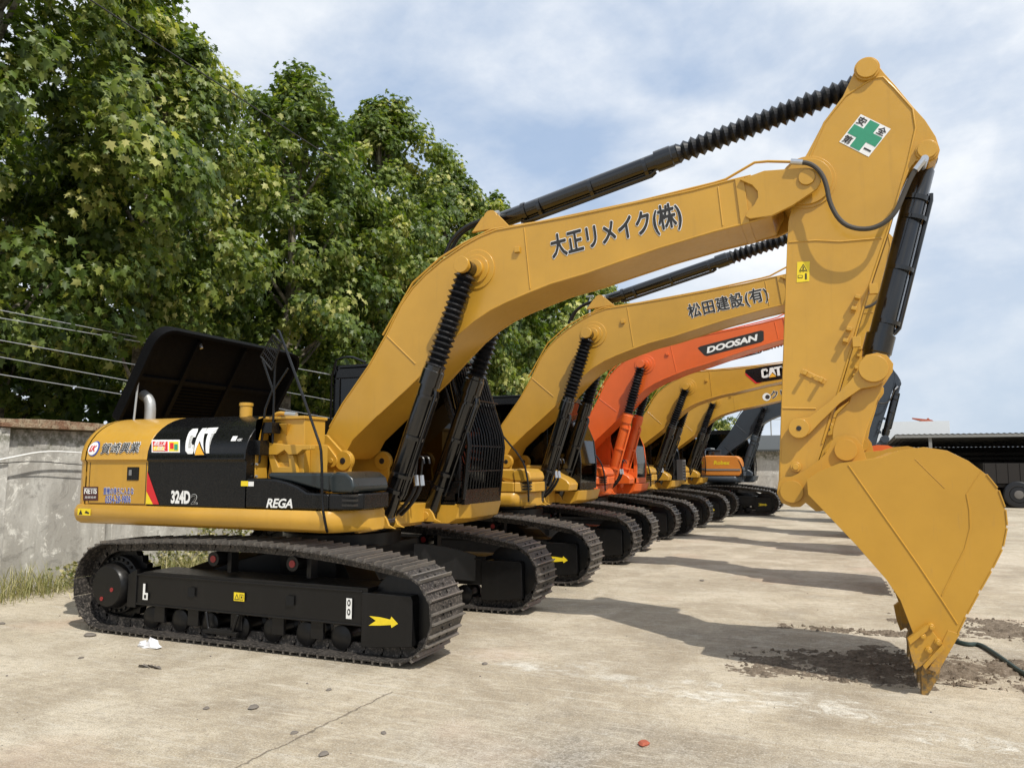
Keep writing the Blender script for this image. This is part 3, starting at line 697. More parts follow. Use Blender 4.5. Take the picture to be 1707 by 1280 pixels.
        mm.build('mirror', 'blackmatt', mir)
        for z in (1.38, 1.62, 1.74, 1.85, 1.95): bl = MB(T); bl.cyl((X(-5.345), -1.30, z), (X(-5.325), -1.30, z), .013, None, 8); bl.build('edge_bolt', 'galv', mid)
    # ---- cab
    cb = MB(T); y0, y1 = .50, 1.46
    xr, xf, xt = X(-5.75), NX-(.16 if first else .12), NX-(.33 if first else .34); zt = 2.93
    side = [(xr, 1.30), (xf+.03, 1.30), (xf+.06, 1.75), (xf+.02, 2.15), (xt, zt-.03), (xt-.12, zt+.02), (xr+.1, zt+.02), (xr, zt-.08)]
    cm = cfg.get('cab', 'black')
    ins = [(xr+.10, 1.42), (xf-.62, 1.42), (xf-.62, zt-.13), (xr+.10, zt-.13)]
    ins2 = [(xf-.55, 1.55), (xf-.04, 1.55), (xf-.01, 1.8), (xf-.05, 2.15), (xt-.07, zt-.12), (xf-.55, zt-.13)]
    for ya_, yb_ in ((y0, y0+.05), (y1-.05, y1)):
        # pillars and rails as a frame round the side windows
        cb.prism([(xr, 1.30), (xf+.03, 1.30), (xf+.06, 1.55), (xr, 1.55)], ya_, yb_)
        cb.prism([(xr, zt-.13), (xt-.03, zt-.13), (xt-.06, zt-.03), (xt-.12, zt+.02), (xr+.1, zt+.02), (xr, zt-.08)], ya_, yb_)
        cb.box(xr, xr+.10, ya_, yb_, 1.55, zt-.13)
        cb.box(xf-.64, xf-.55, ya_, yb_, 1.55, zt-.13)
        cb.prism([(xf-.02, 1.55), (xf+.055, 1.55), (xf+.06, 1.75), (xf+.02, 2.15), (xt-.03, zt-.13), (xt-.11, zt-.13), (xf-.06, 2.15), (xf-.02, 1.8)], ya_, yb_)
    cb.box(xr, xt-.08, y0, y1, zt-.02, zt+.04); cb.box(xr, xf, y0, y1, 1.26, 1.34)
    cb.box(xr, xr+.05, y0, y1, 1.3, 1.9); cb.box(xr, xr+.05, y0, y1, zt-.2, zt)
    cb.box(xf-.02, xf+.045, y0, y1, 1.30, 1.42); cb.box(xt-.1, xt-.02, y0, y1, zt-.1, zt)
    if cfg.get('solidcab'):
        cb.prism([(xr+.06, 1.5), (xf-.50, 1.5), (xf-.50, 1.75), (xf-.62, zt-.1), (xr+.06, zt-.1)], y0+.008, y0+.018)
        cb.prism([(xf-.56, 1.5), (xf-.04, 1.5), (xf-.02, 1.62), (xf-.40, 1.70), (xf-.56, 2.3)], y0+.008, y0+.018)
    cab = cb.build('cab', cm, root, .012)
    gl = MB(T)
    for yy in (y0+.02, y1-.03): gl.prism([(xr+.05, 1.50), (xf, 1.50), (xf+.03, 1.75), (xf-.01, 2.15), (xt-.05, zt-.08), (xr+.05, zt-.08)], yy, yy+.006)
    gl.add([(xf+.03, y0+.05, 1.42), (xf+.03, y1-.05, 1.42), (xf+.05, y1-.05, 1.75), (xf+.05, y0+.05, 1.75), (xf+.01, y1-.05, 2.15), (xf+.01, y0+.05, 2.15), (xt-.03, y1-.05, zt-.05), (xt-.03, y0+.05, zt-.05)], [(0, 1, 2, 3), (3, 2, 4, 5), (5, 4, 6, 7)])
    gl.add([(xr+.02, y0+.05, 1.9), (xr+.02, y1-.05, 1.9), (xr+.02, y1-.05, zt-.2), (xr+.02, y0+.05, zt-.2)], [(0, 1, 2, 3)])
    gl.build('window', 'darkglass' if first else 'glass', cab, smooth=0)
    se = MB(T); se.box(xr+.5, xr+1.0, .75, 1.25, 1.5, 1.75); se.prism([(xr+.42, 1.7), (xr+.55, 1.7), (xr+.42, 2.45), (xr+.32, 2.45)], .77, 1.23); se.box(xr+.5, xr+.9, .62, .7, 1.5, 1.95)
    se.build('seat', 'ink', cab, .03)
    if cfg.get('guard'):
        g = MB(T)
        gp = [(xf+.11, 1.40), (xf+.17, 1.95), (xf+.15, 2.1), (xt+.05, zt+.0)]
        for k_ in range(12):
            yk_ = y0+.05+k_*(y1-y0-.10)/11; g.tube([(a_, yk_, b_) for a_, b_ in gp], .0125, 6)
        for y in (y0-.02, y1+.02): g.tube([(xf+.11, y, 1.34)]+[(a_, y, b_) for a_, b_ in gp[1:]], .026, 6)
        for xx, z in ((xf+.14, 1.66), (xf+.165, 1.95), (xf+.09, 2.5), (xt+.05, zt-.02)): g.tube([(xx, y0-.02, z), (xx, y1+.02, z)], .010, 6)
        g.prism([(xf-.02, 1.40), (xf+.11, 1.40), (xf+.17, 1.95), (xf+.15, 2.1), (xt+.05, zt), (xt-.05, zt)], y1, y1+.012)
        g.box(xf+.09, xf+.13, y0-.03, y1+.03, 1.28, 1.45)
        g.box(xt-.3, xt+.05, y0, y1, zt+.042, zt+.06)
        for y in (y0, y1): g.box(xf+.046, xf+.089, y-.02, y+.02, 1.3, 1.36)
        gd = g.build('guard_grille', 'black', cab)
        for y in (y0+.1, y1-.12):
            l = MB(T); l.lathe((xt-.06, y, zt+.12), (xt+.05, y, zt+.12), [(0, .03), (.05, .06), (.1, .065), (.105, .05)], 16); l.build('work_light', 'grey', cab)
        rg = MB(T); rg.tube([(xr, y0-.03, 2.2), (xr, y0-.03, 3.02), (xr+.25, y0-.03, 3.08), (xr+.5, y0-.03, 2.98)], .014, 6, 1); rg.build('grab_rail', 'black', cab)
    if cfg.get('frontbox'):                          # slatted tread box beside the cab front
        fb = MB(T); fb.box(NX-.065, NX+.10, .95, 1.42, 1.29, 1.85); fb.use(1)
        for k in range(6): fb.box(NX+.10, NX+.105, 1.0, 1.37, 1.34+.08*k, 1.39+.08*k)
        fb.build('step_box', ['grey', 'ink'], cab, .006)
    if not first:
        wd = MB(T); wd.prism([(X(-4.75), 1.29), (X(-3.98), 1.29), (X(-3.96), 1.40), (X(-4.02), 1.47), (X(-4.45), 1.70), (X(-4.75), 1.72)], .02, .48)
        wd.build('front_cover', Y, root, .02)
    # ---- boom
    yb = .33
    bpts = [(549, 712), (571, 673), (614, 611), (645, 556), (668, 509), (688, 480), (710, 457), (736, 435), (773, 410), (800, 395), (827, 384), (860, 378), (893, 372), (954, 361), (1063, 338), (1154, 318), (1214, 302), (1252, 293), (1288, 290),
            (1300, 300), (1300, 330), (1286, 360), (1245, 372), (1190, 386), (1100, 413), (1027, 438), (976, 456), (918, 473), (883, 487), (845, 503), (817, 517), (790, 535), (765, 556), (735, 588), (700, 627), (676, 650), (630, 692), (588, 733), (578, 752), (562, 765), (545, 760), (537, 740)]
    BA = cfg.get('brot', 0.); foot = Vector(P(556, 744, -.33))
    def rot2(p, c, a):
        ca, sa = math.cos(a), math.sin(a); x, z = p[0]-c[0], p[1]-c[1]; return (c[0]+x*ca-z*sa, c[1]+x*sa+z*ca)
    KS = cfg.get('reach', 0.); DX = KS*(BT[0]-PIN[0])
    def strt(x): return x+KS*max(0, x-PIN[0])
    def RB(v): x, z = rot2((v[0], v[2]), foot, BA); return Vector((x+ux, v[1], z))
    def TB(v): return RB((strt(v[0]), v[1], v[2]))
    bo = PL(bpts, -yb)
    b = MB(TB); b.prism(bo, -yb, yb)
    # side-plate lips
    def strip(pts, ly, r=.008, mb=b):
        q = [(x, ly, z) for x, z in pts]; mb.tube(q, r, 5)
    tl = PL(bpts[0:18], -yb); bl_ = PL(bpts[21:37], -yb)
    for s in (-1, 1):
        for ln in (tl, bl_):
            strip(ln, s*(yb+.0), .012)
    for a_, c_ in (((645, 560), (693, 607)), ((874, 380), (884, 482)), ((1197, 312), (1205, 377))):
        q = PL([a_, c_], -yb)
        for s in (-1, 1): strip(q, s*yb, .009)
    # fork plates at the tip
    fk = PL([(1233, 301), (1274, 286), (1345, 281), (1358, 283), (1368, 293), (1369, 304), (1362, 316), (1321, 344), (1286, 361), (1250, 366), (1243, 362), (1246, 354), (1258, 342), (1264, 330), (1263, 320), (1254, 310)], -.35)
    for s in (-1, 1): b.prism(fk, s*.33, s*.372)
    for s in (-1, 1): b.disc(BT[0], BT[1], .07, s*.372, s*.39, 28)
    b.prism(PL([(1225, 300), (1240, 297), (1250, 372), (1235, 376)], -.33), -.345, .345)
    # reinforcement ring and pin boss at the cylinder head
    for r_, w_ in ((.21, .342), (.15, .36), (.095, .40)):
        b.disc(PIN[0]+.02, PIN[1]+.02, r_, -w_, w_, 36)
    b.disc(PIN[0], PIN[1], .06, -.63, .63, 28)
    b.disc(PIN[0], PIN[1], .085, -.66, -.61, 28); b.disc(PIN[0], PIN[1], .085, .61, .66, 28)
    # lug carrying the arm cylinder
    lp = P(822, 366, -.1)
    for s in (-1, 1): b.prism([(lp[0]-.22, lp[1]-.14), (lp[0]+.22, lp[1]-.12), (lp[0]+.09, lp[1]+.02)]+arc(lp[0], lp[1], .08, 10, 170, 6)+[(lp[0]-.09, lp[1]+.02)], s*.14, s*.18)
    b.disc(*P(858, 412, -.33), .03, -.345, -.33, 6) if False else None
    bb = P(863, 417, -.33); b.box(bb[0]-.03, bb[0]+.03, -.36, -.33, bb[1]-.03, bb[1]+.03)
    boom = b.build('boom', BM, root, .008)
    pp = MB(TB)
    tp_ = [P(x, y, -.25) for x, y in ((640, 557), (690, 470), (735, 429), (775, 404), (822, 381), (900, 369), (1060, 336), (1190, 304), (1210, 298), (1258, 270), (1280, 268), (1325, 269))]
    pp.tube([(x, -.27, z-.015) for x, z in tp_], .013, 8)
    pp.build('boom_pipe', BM, boom)
    hs = MB(TB)
    q = [P(x, y, -.15) for x, y in ((742, 425), (752, 400), (775, 378), (805, 366), (826, 362))]; hs.tube([(x, -.15, z) for x, z in q], .022, 8, 2)
    q = [P(x, y, -.05) for x, y in ((752, 418), (765, 392), (790, 375), (826, 366))]; hs.tube([(x, -.05, z) for x, z in q], .022, 8, 2)
    hs.build('boom_hose', 'rubber', boom)
    q = P(822, 360, -.1); hc = MB(TB); hc.tube([(q[0]-.06, -.12, q[1]), (q[0]+.08, -.12, q[1]+.01)], .035, 10); hc.build('hose_coupling', 'galv', boom)
    # ---- arm (stick) rotated about the boom tip for the neighbours
    SA = cfg.get('srot', 0.)
    def TS(v):
        x, z = rot2((v[0], v[2]), BT, SA); return RB((x+DX, v[1], z))
    ys = .245
    spts = [(1449, 100), (1461, 105), (1474, 122), (1492, 142), (1521, 177), (1542, 200), (1560, 228), (1567, 250), (1563, 264), (1549, 272), (1527, 268), (1517, 280), (1492, 342), (1480, 380), (1467, 421), (1441, 504), (1407, 620), (1392, 680), (1366, 762), (1350, 808), (1345, 830), (1330, 843), (1312, 842), (1299, 830), (1296, 815), (1298, 800), (1302, 680), (1306, 567), (1310, 455), (1314, 370), (1320, 345), (1325, 300), (1332, 278), (1346, 255), (1374, 202), (1405, 161), (1427, 114), (1436, 103)]
    so = PL(spts, -ys)
    s_ = MB(TS); s_.prism(so, -ys, ys)
    def rim(pts, r=.011, y=-ys):
        q = PL(pts, -ys); s_.tube([(x, y, z) for x, z in q], r, 5); s_.tube([(x, -y, z) for x, z in q], r, 5)
    rim([(1350, 262), (1374, 205), (1410, 160), (1455, 131), (1472, 129), (1490, 147), (1521, 182), (1526, 214), (1512, 275), (1482, 378), (1448, 480), (1425, 560), (1398, 650), (1370, 740)])
    rim([(1315, 404), (1360, 401), (1400, 403), (1470, 397)], .009)
    rim([(1304, 680), (1360, 681)], .009)
    rim([(1300, 830), (1303, 700), (1308, 560), (1313, 404)], .006)
    for pt, r_ in (((1445, 117), .105), ((1545, 252), .09)):
        q = P(*pt, -ys); s_.disc(q[0], q[1], r_, -ys-.03, ys+.03, 30); s_.disc(q[0], q[1], r_*.85, -ys-.05, ys+.05, 30)
    s_.disc(BT[0], BT[1], .21, -ys-.035, ys+.035, 40); s_.disc(BT[0], BT[1], .24, -ys-.012, ys+.012, 40)
    # cable brackets
    def bracket(pt, ang, l=.11):
        q = P(*pt, -ys); c_, n_ = math.cos(ang), math.sin(ang)
        def w(u, v): return (q[0]+u*c_-v*n_, q[1]+u*n_+v*c_)
        s_.prism([w(-l, -.022), w(l, -.022), w(l, .022), w(-l, .022)], -ys-.012, -ys)
        for u in (-l*.8, l*.5): s_.prism([w(u, -.022), w(u+.03, -.022), w(u+.03, .022), w(u, .022)], -ys-.07, -ys-.01)
        s_.disc(*w(0, 0), .012, -ys-.02, -ys-.01, 8)
    bracket((1356, 628), -.5); bracket((1426, 507), 1.25, .08); bracket((1412, 560), 1.25, .08)
    for pt in ((1455, 482), (1427, 570)):
        q = P(*pt, -ys); s_.box(q[0]-.03, q[0]+.035, -ys-.05, -ys, q[1]-.05, q[1]+.04)
    q = P(1327, 778, -ys); s_.disc(q[0], q[1], .045, -ys-.035, -ys, 10); s_.disc(q[0], q[1], .028, -ys-.06, -ys, 8)
    stick = s_.build('arm', BM, root, .008)
    # loop hose on the arm
    h = MB(TS)
    q = [P(x, y, -.40) for x, y in ((1330, 271), (1350, 272), (1368, 286), (1378, 308), (1383, 340), (1402, 372), (1430, 383), (1462, 380), (1492, 358), (1508, 320), (1520, 292), (1530, 278))]
    h.tube([(x, -.40, z) for x, z in q], .021, 10, 2)
    pts = q
    h.build('hydraulic_hose', 'hose', stick)
    h = MB(TS)
    for a_, c_ in (((1318, 270), (1338, 271)), ((1526, 284), (1540, 266))):
        h = MB(TS); A_, B_ = P(*a_, -.40), P(*c_, -.40); h.tube([(A_[0], -.40, A_[1]), (B_[0], -.40, B_[1])], .027, 10)
        if a_[0] < 1400: h.build('hose_coupling', 'chrome', stick)
    q = P(1541, 267, -.38); h.cyl((q[0], -.42, q[1]), (q[0], -.22, q[1]), .03, None, 10)
    h.build('hose_coupling', 'chrome', stick)
    # ---- cylinders
    def cylinder(nm, a, c, split, rb, rr, Y_, ribs, Tf, base=0., pipes=True, bmat='gloss', vis_rod=False):
        """barrel from a to split, bellows from split to c, in the X-Z plane at Y_"""
        a3, c3 = Vector((a[0], Y_, a[1])), Vector((c[0], Y_, c[1])); d_ = (c3-a3); Ln = d_.length; d_.normalize()
        m = MB(Tf); l = Ln*split
        m.lathe(a3+d_*.05, c3, [(0, rb*.8), (.03, rb), (l-.22, rb), (l-.22, rb*1.22), (l-.06, rb*1.22), (l-.05, rb*1.12), (l-.0, rb*1.1), (l, rr)], 24)
        m.disc(a[0], a[1], rb*1.0, Y_-.07, Y_+.07, 20)
        m.lathe(a3+d_*(.32), c3, [(0, rb*1.12), (.04, rb*1.12)], 24) if not base else None
        if pipes:
            up = Vector((-d_.z, 0, d_.x)); 
            if up.x < 0: up = -up
            side_ = Vector((0, -1, 0))
            for ofs in (up*(rb+.028)+side_*.02, up*(rb+.02)-side_*.05):
                m.tube([a3+d_*.28+ofs*.9, a3+d_*.34+ofs, a3+d_*(l-.25)+ofs, a3+d_*(l-.2)+ofs*.8], .017, 8)
            for t in (.5, l*.55, l-.3): m.lathe(a3+d_*t+up*.02, c3+up*.02, [(0, rb*1.17), (.035, rb*1.17)], 16)
        o = m.build(nm, bmat, root)
        w = MB(Tf)
        pr_ = []; s0 = l+.02; s1 = Ln-.07; 
        w.cyl(a3+d_*l, c3, rr, None, 16)
        w.disc(c[0], c[1], rr*1.5, Y_-.06, Y_+.06, 20)
        rod = w.build('piston_rod', 'chrome' if vis_rod else 'gloss', o)
        if ribs:
            st_ = (s1-s0)/ribs
            for k in range(ribs): 
                j = .92+.16*random.random()
                pr_ += [(s0+k*st_, rb*.82), (s0+(k+.5)*st_, rb*1.24*j)]
            pr_.append((s1, rb*.8))
            r = MB(Tf); r.lathe(a3, c3, pr_, 20); r.build('bellows', 'rubber', o, smooth=0)
        return o
    for yy in (-.49, .49):
        hp = rot2(PIN, foot, BA)
        cylinder('boom_cylinder', (bx, bz), hp, .60, .095, .05, yy, 17, T, bmat=cfg.get('cylpaint', 'gloss'))
    # arm cylinder on top of the boom
    tpn = rot2(P(1445, 117, -.245), BT, SA); tpn = ((tpn[0]+DX+KS*PIN[0])/(1+KS), tpn[1])
    cylinder('arm_cylinder', lp, tpn, .52, .088, .05, 0., 22, TB, pipes=True)
    # bucket cylinder
    lk = P(1456, 614, -.33); kt = P(1545, 256, -.2); 
    cylinder('bucket_cylinder', kt, lk, .91, .10, .05, 0., 0, TS, vis_rod=True)
    # ---- linkage
    y = .30
    pa, pb_, pc = P(1332, 714, -.30), P(1456, 614, -.33), P(1410, 750, -.30)
    l = MB(TS)
    A_ = PL([(1320, 703), (1335, 699), (1350, 705), (1372, 690), (1405, 668), (1440, 652), (1470, 640), (1484, 625), (1490, 610), (1488, 596), (1478, 590), (1462, 588), (1445, 592), (1437, 603), (1430, 618), (1400, 645), (1360, 682), (1335, 697)], -.30)
    A_ = PL([(1443, 592), (1462, 588), (1478, 592), (1489, 606), (1488, 620), (1480, 632), (1462, 643), (1435, 648), (1400, 672), (1368, 703), (1350, 722), (1340, 729), (1328, 729), (1318, 722), (1316, 708), (1323, 699), (1350, 695), (1385, 668), (1418, 634), (1434, 612), (1437, 600)], -.30)
    for s in (-1, 1): l.prism(A_, s*.27, s*.31)
    for p_, r_ in ((pa, .085), (pb_, .115)):
        for s in (-1, 1): l.disc(p_[0], p_[1], r_, s*.31, s*.34, 28)
        l.disc(p_[0], p_[1], r_*.5, -.3, .3, 16)
    l.use(1); l.disc(pa[0], pa[1], .022, -.345, -.338, 12)
    l.build('tipping_link', [BM, 'ink'], root, .006)
    l = MB(TS)
    B_ = PL([(1437, 600), (1470, 600), (1484, 612), (1470, 645), (1460, 675), (1445, 715), (1438, 745), (1432, 765), (1410, 778), (1392, 765), (1386, 745), (1388, 715), (1395, 690), (1415, 670), (1425, 640)], -.22)
    l.prism(B_, -.235, .235)
    l.build('power_link', BM, root, .01)
    # ---- bucket
    yk = .70; BK_ = cfg.get('bkrot', 0.); jj = P(1320, 819, -.30)
    def TK(v): x, z = rot2((v[0], v[2]), jj, BK_); return TS((x, v[1], z))
    ck = PL([(1345, 800), (1366, 785), (1400, 772), (1445, 766), (1470, 762), (1498, 751), (1540, 745), (1579, 751), (1614, 768), (1642, 789), (1663, 815), (1675, 847), (1678, 877), (1671, 912), (1653, 948), (1632, 985), (1610, 1025), (1594, 1058), (1580, 1090), (1556, 1110), (1528, 1105), (1522, 1055), (1501, 1000), (1477, 965), (1428, 909), (1371, 849), (1347, 824)], -yk)
    k = MB(TK)
    for s in (-1, 1): k.prism(ck, s*(yk-.03), s*yk)
    out = ck[0:19]+[ck[19]]; inn = []
    cxm = sum(p_[0] for p_ in ck)/len(ck); czm = sum(p_[1] for p_ in ck)/len(ck)
    inn = [(p_[0]+(cxm-p_[0])*.045, p_[1]+(czm-p_[1])*.045) for p_ in out]
    k.prism(out+inn[::-1], -yk+.031, yk-.031)
    # wear straps, cutting line and welds on the cheek
    def ln(pts, r=.006):
        q = PL(pts, -yk); k.tube([(x, -yk, z) for x, z in q], r, 5)
    ln([(1414, 775), (1470, 855), (1530, 940), (1570, 1000), (1596, 1040)], .007)
    ln([(1611, 823), (1616, 850), (1617, 880), (1608, 915), (1590, 950), (1570, 992)], .006)
    ln([(1636, 785), (1622, 805), (1611, 823)], .004); ln([(1525, 765), (1575, 814)], .003)
    # wear plates wrapped on the heel
    hp_ = ck[9:18]
    for i in range(len(hp_)-1):
        a_, c_ = Vector(hp_[i]), Vector(hp_[i+1]); nn = Vector((-(c_-a_).y, (c_-a_).x)).normalized()
        if (a_+nn-Vector((cxm, czm))).length < (a_-Vector((cxm, czm))).length: nn = -nn
        a2, c2 = a_+(c_-a_)*.08, c_-(c_-a_)*.06
        for s in (-1, 1): k.prism([tuple(a2), tuple(c2), tuple(c2+nn*.010), tuple(a2+nn*.010)], s*(yk-.14), s*(yk+.006))
    # ears to the arm end and link
    j = P(1320, 819, -.30)
    er = PL([(1320, 794), (1340, 785), (1366, 766), (1381, 751), (1386, 735), (1395, 728), (1410, 725), (1426, 729), (1437, 742), (1445, 768), (1475, 790), (1440, 830), (1400, 850), (1360, 852), (1343, 838), (1334, 845), (1320, 845), (1303, 838), (1295, 822), (1298, 803), (1308, 795)], -.30)
    for s in (-1, 1): k.prism(er, s*.265, s*.30)
    for p_, r_ in ((j, .095), (pc, .09)):
        for s in (-1, 1): k.disc(p_[0], p_[1], r_, s*.30, s*.335, 28)
        k.disc(p_[0], p_[1], r_*.6, -.29, .29, 16)
    # top plate between the cheeks and the ears
    e0, e1 = P(1352, 803, -.7), P(1470, 766, -.7)
    k.prism([e0, e1, (e1[0], e1[1]-.04), (e0[0], e0[1]-.04)], -yk+.032, yk-.032)
    # lip
    lipA, lipB = P(1594, 1058, -yk), P(1556, 1120, -yk)
    k.prism([P(1580, 1050, -yk), P(1600, 1056, -yk), P(1563, 1121, -yk), P(1548, 1115, -yk)], -yk-.006, yk+.006)
    bucket = k.build('bucket', cfg.get('bucketpaint', 'bucket' if BM == 'yellow' else BM), root, .006)
    for s in (-1, 1):
        c_ = MB(TK); q = PL([(1512, 1062), (1541, 1040), (1549, 1044), (1570, 1072), (1536, 1107), (1526, 1114), (1518, 1092)], -yk-.0)
        ya_, yb_ = (s*(yk+.002), s*(yk+.035))
        c_.prism(q, min(ya_, yb_), max(ya_, yb_))
        q2 = PL([(1512, 1062), (1545, 1038), (1548, 1046), (1516, 1072)], -yk); c_.prism(q2, *sorted((s*yk, s*(yk+.06))))
        q2 = PL([(1537, 1106), (1570, 1070), (1573, 1078), (1541, 1113)], -yk); c_.prism(q2, *sorted((s*yk, s*(yk+.06))))
        for pt in ((1551, 1043), (1537, 1058), (1562, 1068), (1547, 1081)):
            w_ = P(*pt, -yk); c_.disc(w_[0], w_[1], .026, *sorted((s*yk, s*(yk+.055))), 8); c_.disc(w_[0], w_[1], .015, *sorted((s*yk, s*(yk+.07))), 8)
        c_.build('side_cutter', cfg.get('bucketpaint', 'bucket' if BM == 'yellow' else BM), bucket, .003)
    for i in range(5):
        yc = -.60+i*.30; t = MB(TK)
        a_ = Vector(P(1551, 1112, -.6)); tip = Vector(P(1537, 1170, -.6)); d_ = (tip-a_).normalized(); n_ = Vector((d_.y, -d_.x))
        def w(u, v, yy): r_ = a_+d_*u+n_*v; return (r_.x, yc+yy, r_.y)
        Lt = (tip-a_).length
        secs = [(-.10, .055, .05), (.0, .06, .055), (.05, .062, .055), (.10, .045, .045), (Lt, .008, .04)]
        vs = []
        for u, hh, ww in secs: vs += [w(u, -hh, -ww), w(u, hh, -ww), w(u, hh, ww), w(u, -hh, ww)]
        fs = [(0, 3, 2, 1), (16, 17, 18, 19)]
        for kk in range(4): fs += [(kk*4+m_, kk*4+(m_+1) % 4, kk*4+4+(m_+1) % 4, kk*4+4+m_) for m_ in range(4)]
        t.add(vs, fs); q_ = w(.05, 0, 0); t.cyl((q_[0], q_[1]-.062, q_[2]), (q_[0], q_[1]+.062, q_[2]), .018, None, 10)
        t.build('tooth', 'tooth', bucket, .004)
    # hoses at the foot of the boom cylinders
    if cfg.get('lod', 0) < 2:
        for i, (x1_, yy) in enumerate(((668, -.40), (676, -.34), (697, -.22), (706, -.16))):
            hz = MB(T); fz_ = MB(T); t0 = P(x1_+6, 765, yy); t1 = P(x1_-2, 800, yy); t2 = P(x1_-22, 842, yy); t3 = P(x1_-38, 858, yy)
            hz.tube([(t0[0]+.03, yy, t0[1]-.05), (t0[0]+.02, yy, t0[1]+.02), (t0[0]-.05, yy, t0[1]+.03), (t0[0]-.06, yy, t0[1]-.06), (t1[0]-.02, yy, t1[1]+.04)], .013, 6, 1)
            hz.tube([(t1[0], yy, t1[1]), ((t1[0]+t2[0])/2+.03, yy, (t1[1]+t2[1])/2), (t2[0], yy, t2[1]), (t3[0], yy, t3[1])], .022, 8, 1)
            fz_.tube([(t1[0]-.015, yy, t1[1]+.05), (t1[0]+.0, yy, t1[1]-.06)], .03, 8)
            ho = hz.build('cylinder_hose', 'rubber', root); fz_.build('hose_fitting', 'chrome', ho)
    return dict(root=root, T=T, TB=TB, TS=TS, boom=boom, stick=stick, house=house, mid=mid, box=box, deck=deck, cab=cab)

def band(a, b, h):                                  # baseline a->b and a point h above a, in X-Z
    a, b = Vector(a), Vector(b); d = (b-a).normalized(); n = Vector((-d.y, d.x)); return tuple(a), tuple(b), tuple(a+n*h)

# ---- 1: nearest machine
m1 = make_excavator('excavator', (OX, OY, 0), dict(first=True, guard=True))
tag(m1['root'], 'nearest yellow excavator, black engine hood propped open, bar grille over the cab', 'excavator', 'excavators parked in a row')
yb = -.33
def wr(par, nm, mats, T): 
    return MB(T), (lambda mb: mb.build(nm, mats, par, smooth=0))
mb, fin = wr(m1['boom'], 'boom_lettering', ['ink', 'white'], m1['TB'])
A, B, Cc = band(P(923, 437, yb), P(1139, 381, yb), .275)
outlined(mb, '大正リメイク(株)', A, B, Cc, yb, .03, .06, 0, 1); fin(mb)
# first-aid style safety sign on the arm
mb, fin = wr(m1['stick'], 'safety_sign', ['white', 'green', 'ink'], m1['TS'])
c0, cu, cv = Vector(P(1399, 237, -.245)), Vector(P(1448, 262, -.245)), Vector(P(1435, 191, -.245))
def sg(u, v): p = c0+(cu-c0)*u+(cv-c0)*v; return (p.x, p.y)
mb.use(0); quad(mb, [sg(0, 0), sg(1, 0), sg(1, 1), sg(0, 1)], -.245, .003)
mb.use(1); quad(mb, [sg(.34, .03), sg(.66, .03), sg(.66, .34), sg(.97, .34), sg(.97, .66), sg(.66, .66), sg(.66, .97), sg(.34, .97), sg(.34, .66), sg(.03, .66), sg(.03, .34), sg(.34, .34)], -.245, .005)
mb.use(2)
for ch_, u, v in (('安', .03, .70), ('全', .70, .70), ('第', .03, .04), ('一', .70, .15)):
    if ch_ == '一': quad(mb, [sg(.72, .14), sg(.95, .14), sg(.95, .19), sg(.72, .19)], -.245, .006)
    else: text(mb, ch_, sg(u, v), sg(u+.26, v), sg(u, v+.26), -.245, .02, lift=.006)
fin(mb)
mb, fin = wr(m1['stick'], 'warning_sticker', ['sunyellow', 'ink'], m1['TS'])
q = [P(1329, 437, -.245), P(1350, 436, -.245), P(1349, 469, -.245), P(1328, 471, -.245)]
quad(mb, q, -.245, .003); mb.use(1)
quad(mb, [P(1339, 440, -.245), P(1346, 452, -.245), P(1332, 452, -.245)], -.245, .005); mb.use(0); quad(mb, [P(1339, 443, -.245), P(1343.5, 450.5, -.245), P(1334.5, 450.5, -.245)], -.245, .007); mb.use(1)
text(mb, '⚡', P(1337, 450, -.245), P(1341, 450, -.245), P(1337, 445, -.245), -.245, lift=.009) if False else None
quad(mb, [P(1338, 445, -.245), P(1340, 445, -.245), P(1340, 450, -.245), P(1338, 450, -.245)], -.245, .009)
quad(mb, [P(1330, 459, -.245), P(1338, 459, -.245), P(1338, 464, -.245), P(1330, 464, -.245)], -.245, .005); mb.use(0); quad(mb, [P(1331, 460, -.245), P(1337, 460, -.245), P(1337, 463, -.245), P(1331, 463, -.245)], -.245, .007); mb.use(1)
quad(mb, [P(1342, 456, -.245), P(1345, 456, -.245), P(1345, 466, -.245), P(1342, 466, -.245)], -.245, .005)
text(mb, 'キケン', P(1332, 454.5, -.245), P(1347, 454, -.245), P(1332, 453, -.245), -.245, .02, lift=.005)
fin(mb)
S = side_surf
def PS(x, y, it=4):                                 # point on the curved flank
    ly = -1.42
    for _ in range(it): p = P(x, y, ly); ly = S(p[1])
    return p
mb, fin = wr(m1['mid'], 'brand_logo', ['white', 'catyellow', 'black'], m1['T'])
A = PS(309, 757); B = PS(359, 755); Cc = PS(317, 715)
catlogo(mb, A, B, Cc, -1.43, 0, 1, 2, surf=lambda z: S(z)-.007); fin(mb)
mb, fin = wr(m1['mid'], 'model_number', ['white', 'black'], m1['T'])
A, B = P(285, 839, -1.426), P(317, 840, -1.426); text(mb, '324D', A, B, (A[0], A[1]+.135), -1.426, .045, 0, .98, lift=.003)
A, B = P(319, 840, -1.426), P(329, 840, -1.426); bbg = bbox(glyphs('2', .0, 0, 1.)[0]); text(mb, '2', A, B, (A[0], A[1]+.10), -1.426, .018, lift=.003, bb=bbg); mb.use(1); text(mb, '2', A, B, (A[0], A[1]+.10), -1.426, 0, lift=.005, bb=bbg); fin(mb)
mb, fin = wr(m1['mid'], 'engine_mark', ['white'], m1['T'])
A, B = PS(386, 735), PS(394, 735); quad(mb, [A, B, (B[0], B[1]+.05), (A[0], A[1]+.05)], 0, .006+.007, S)
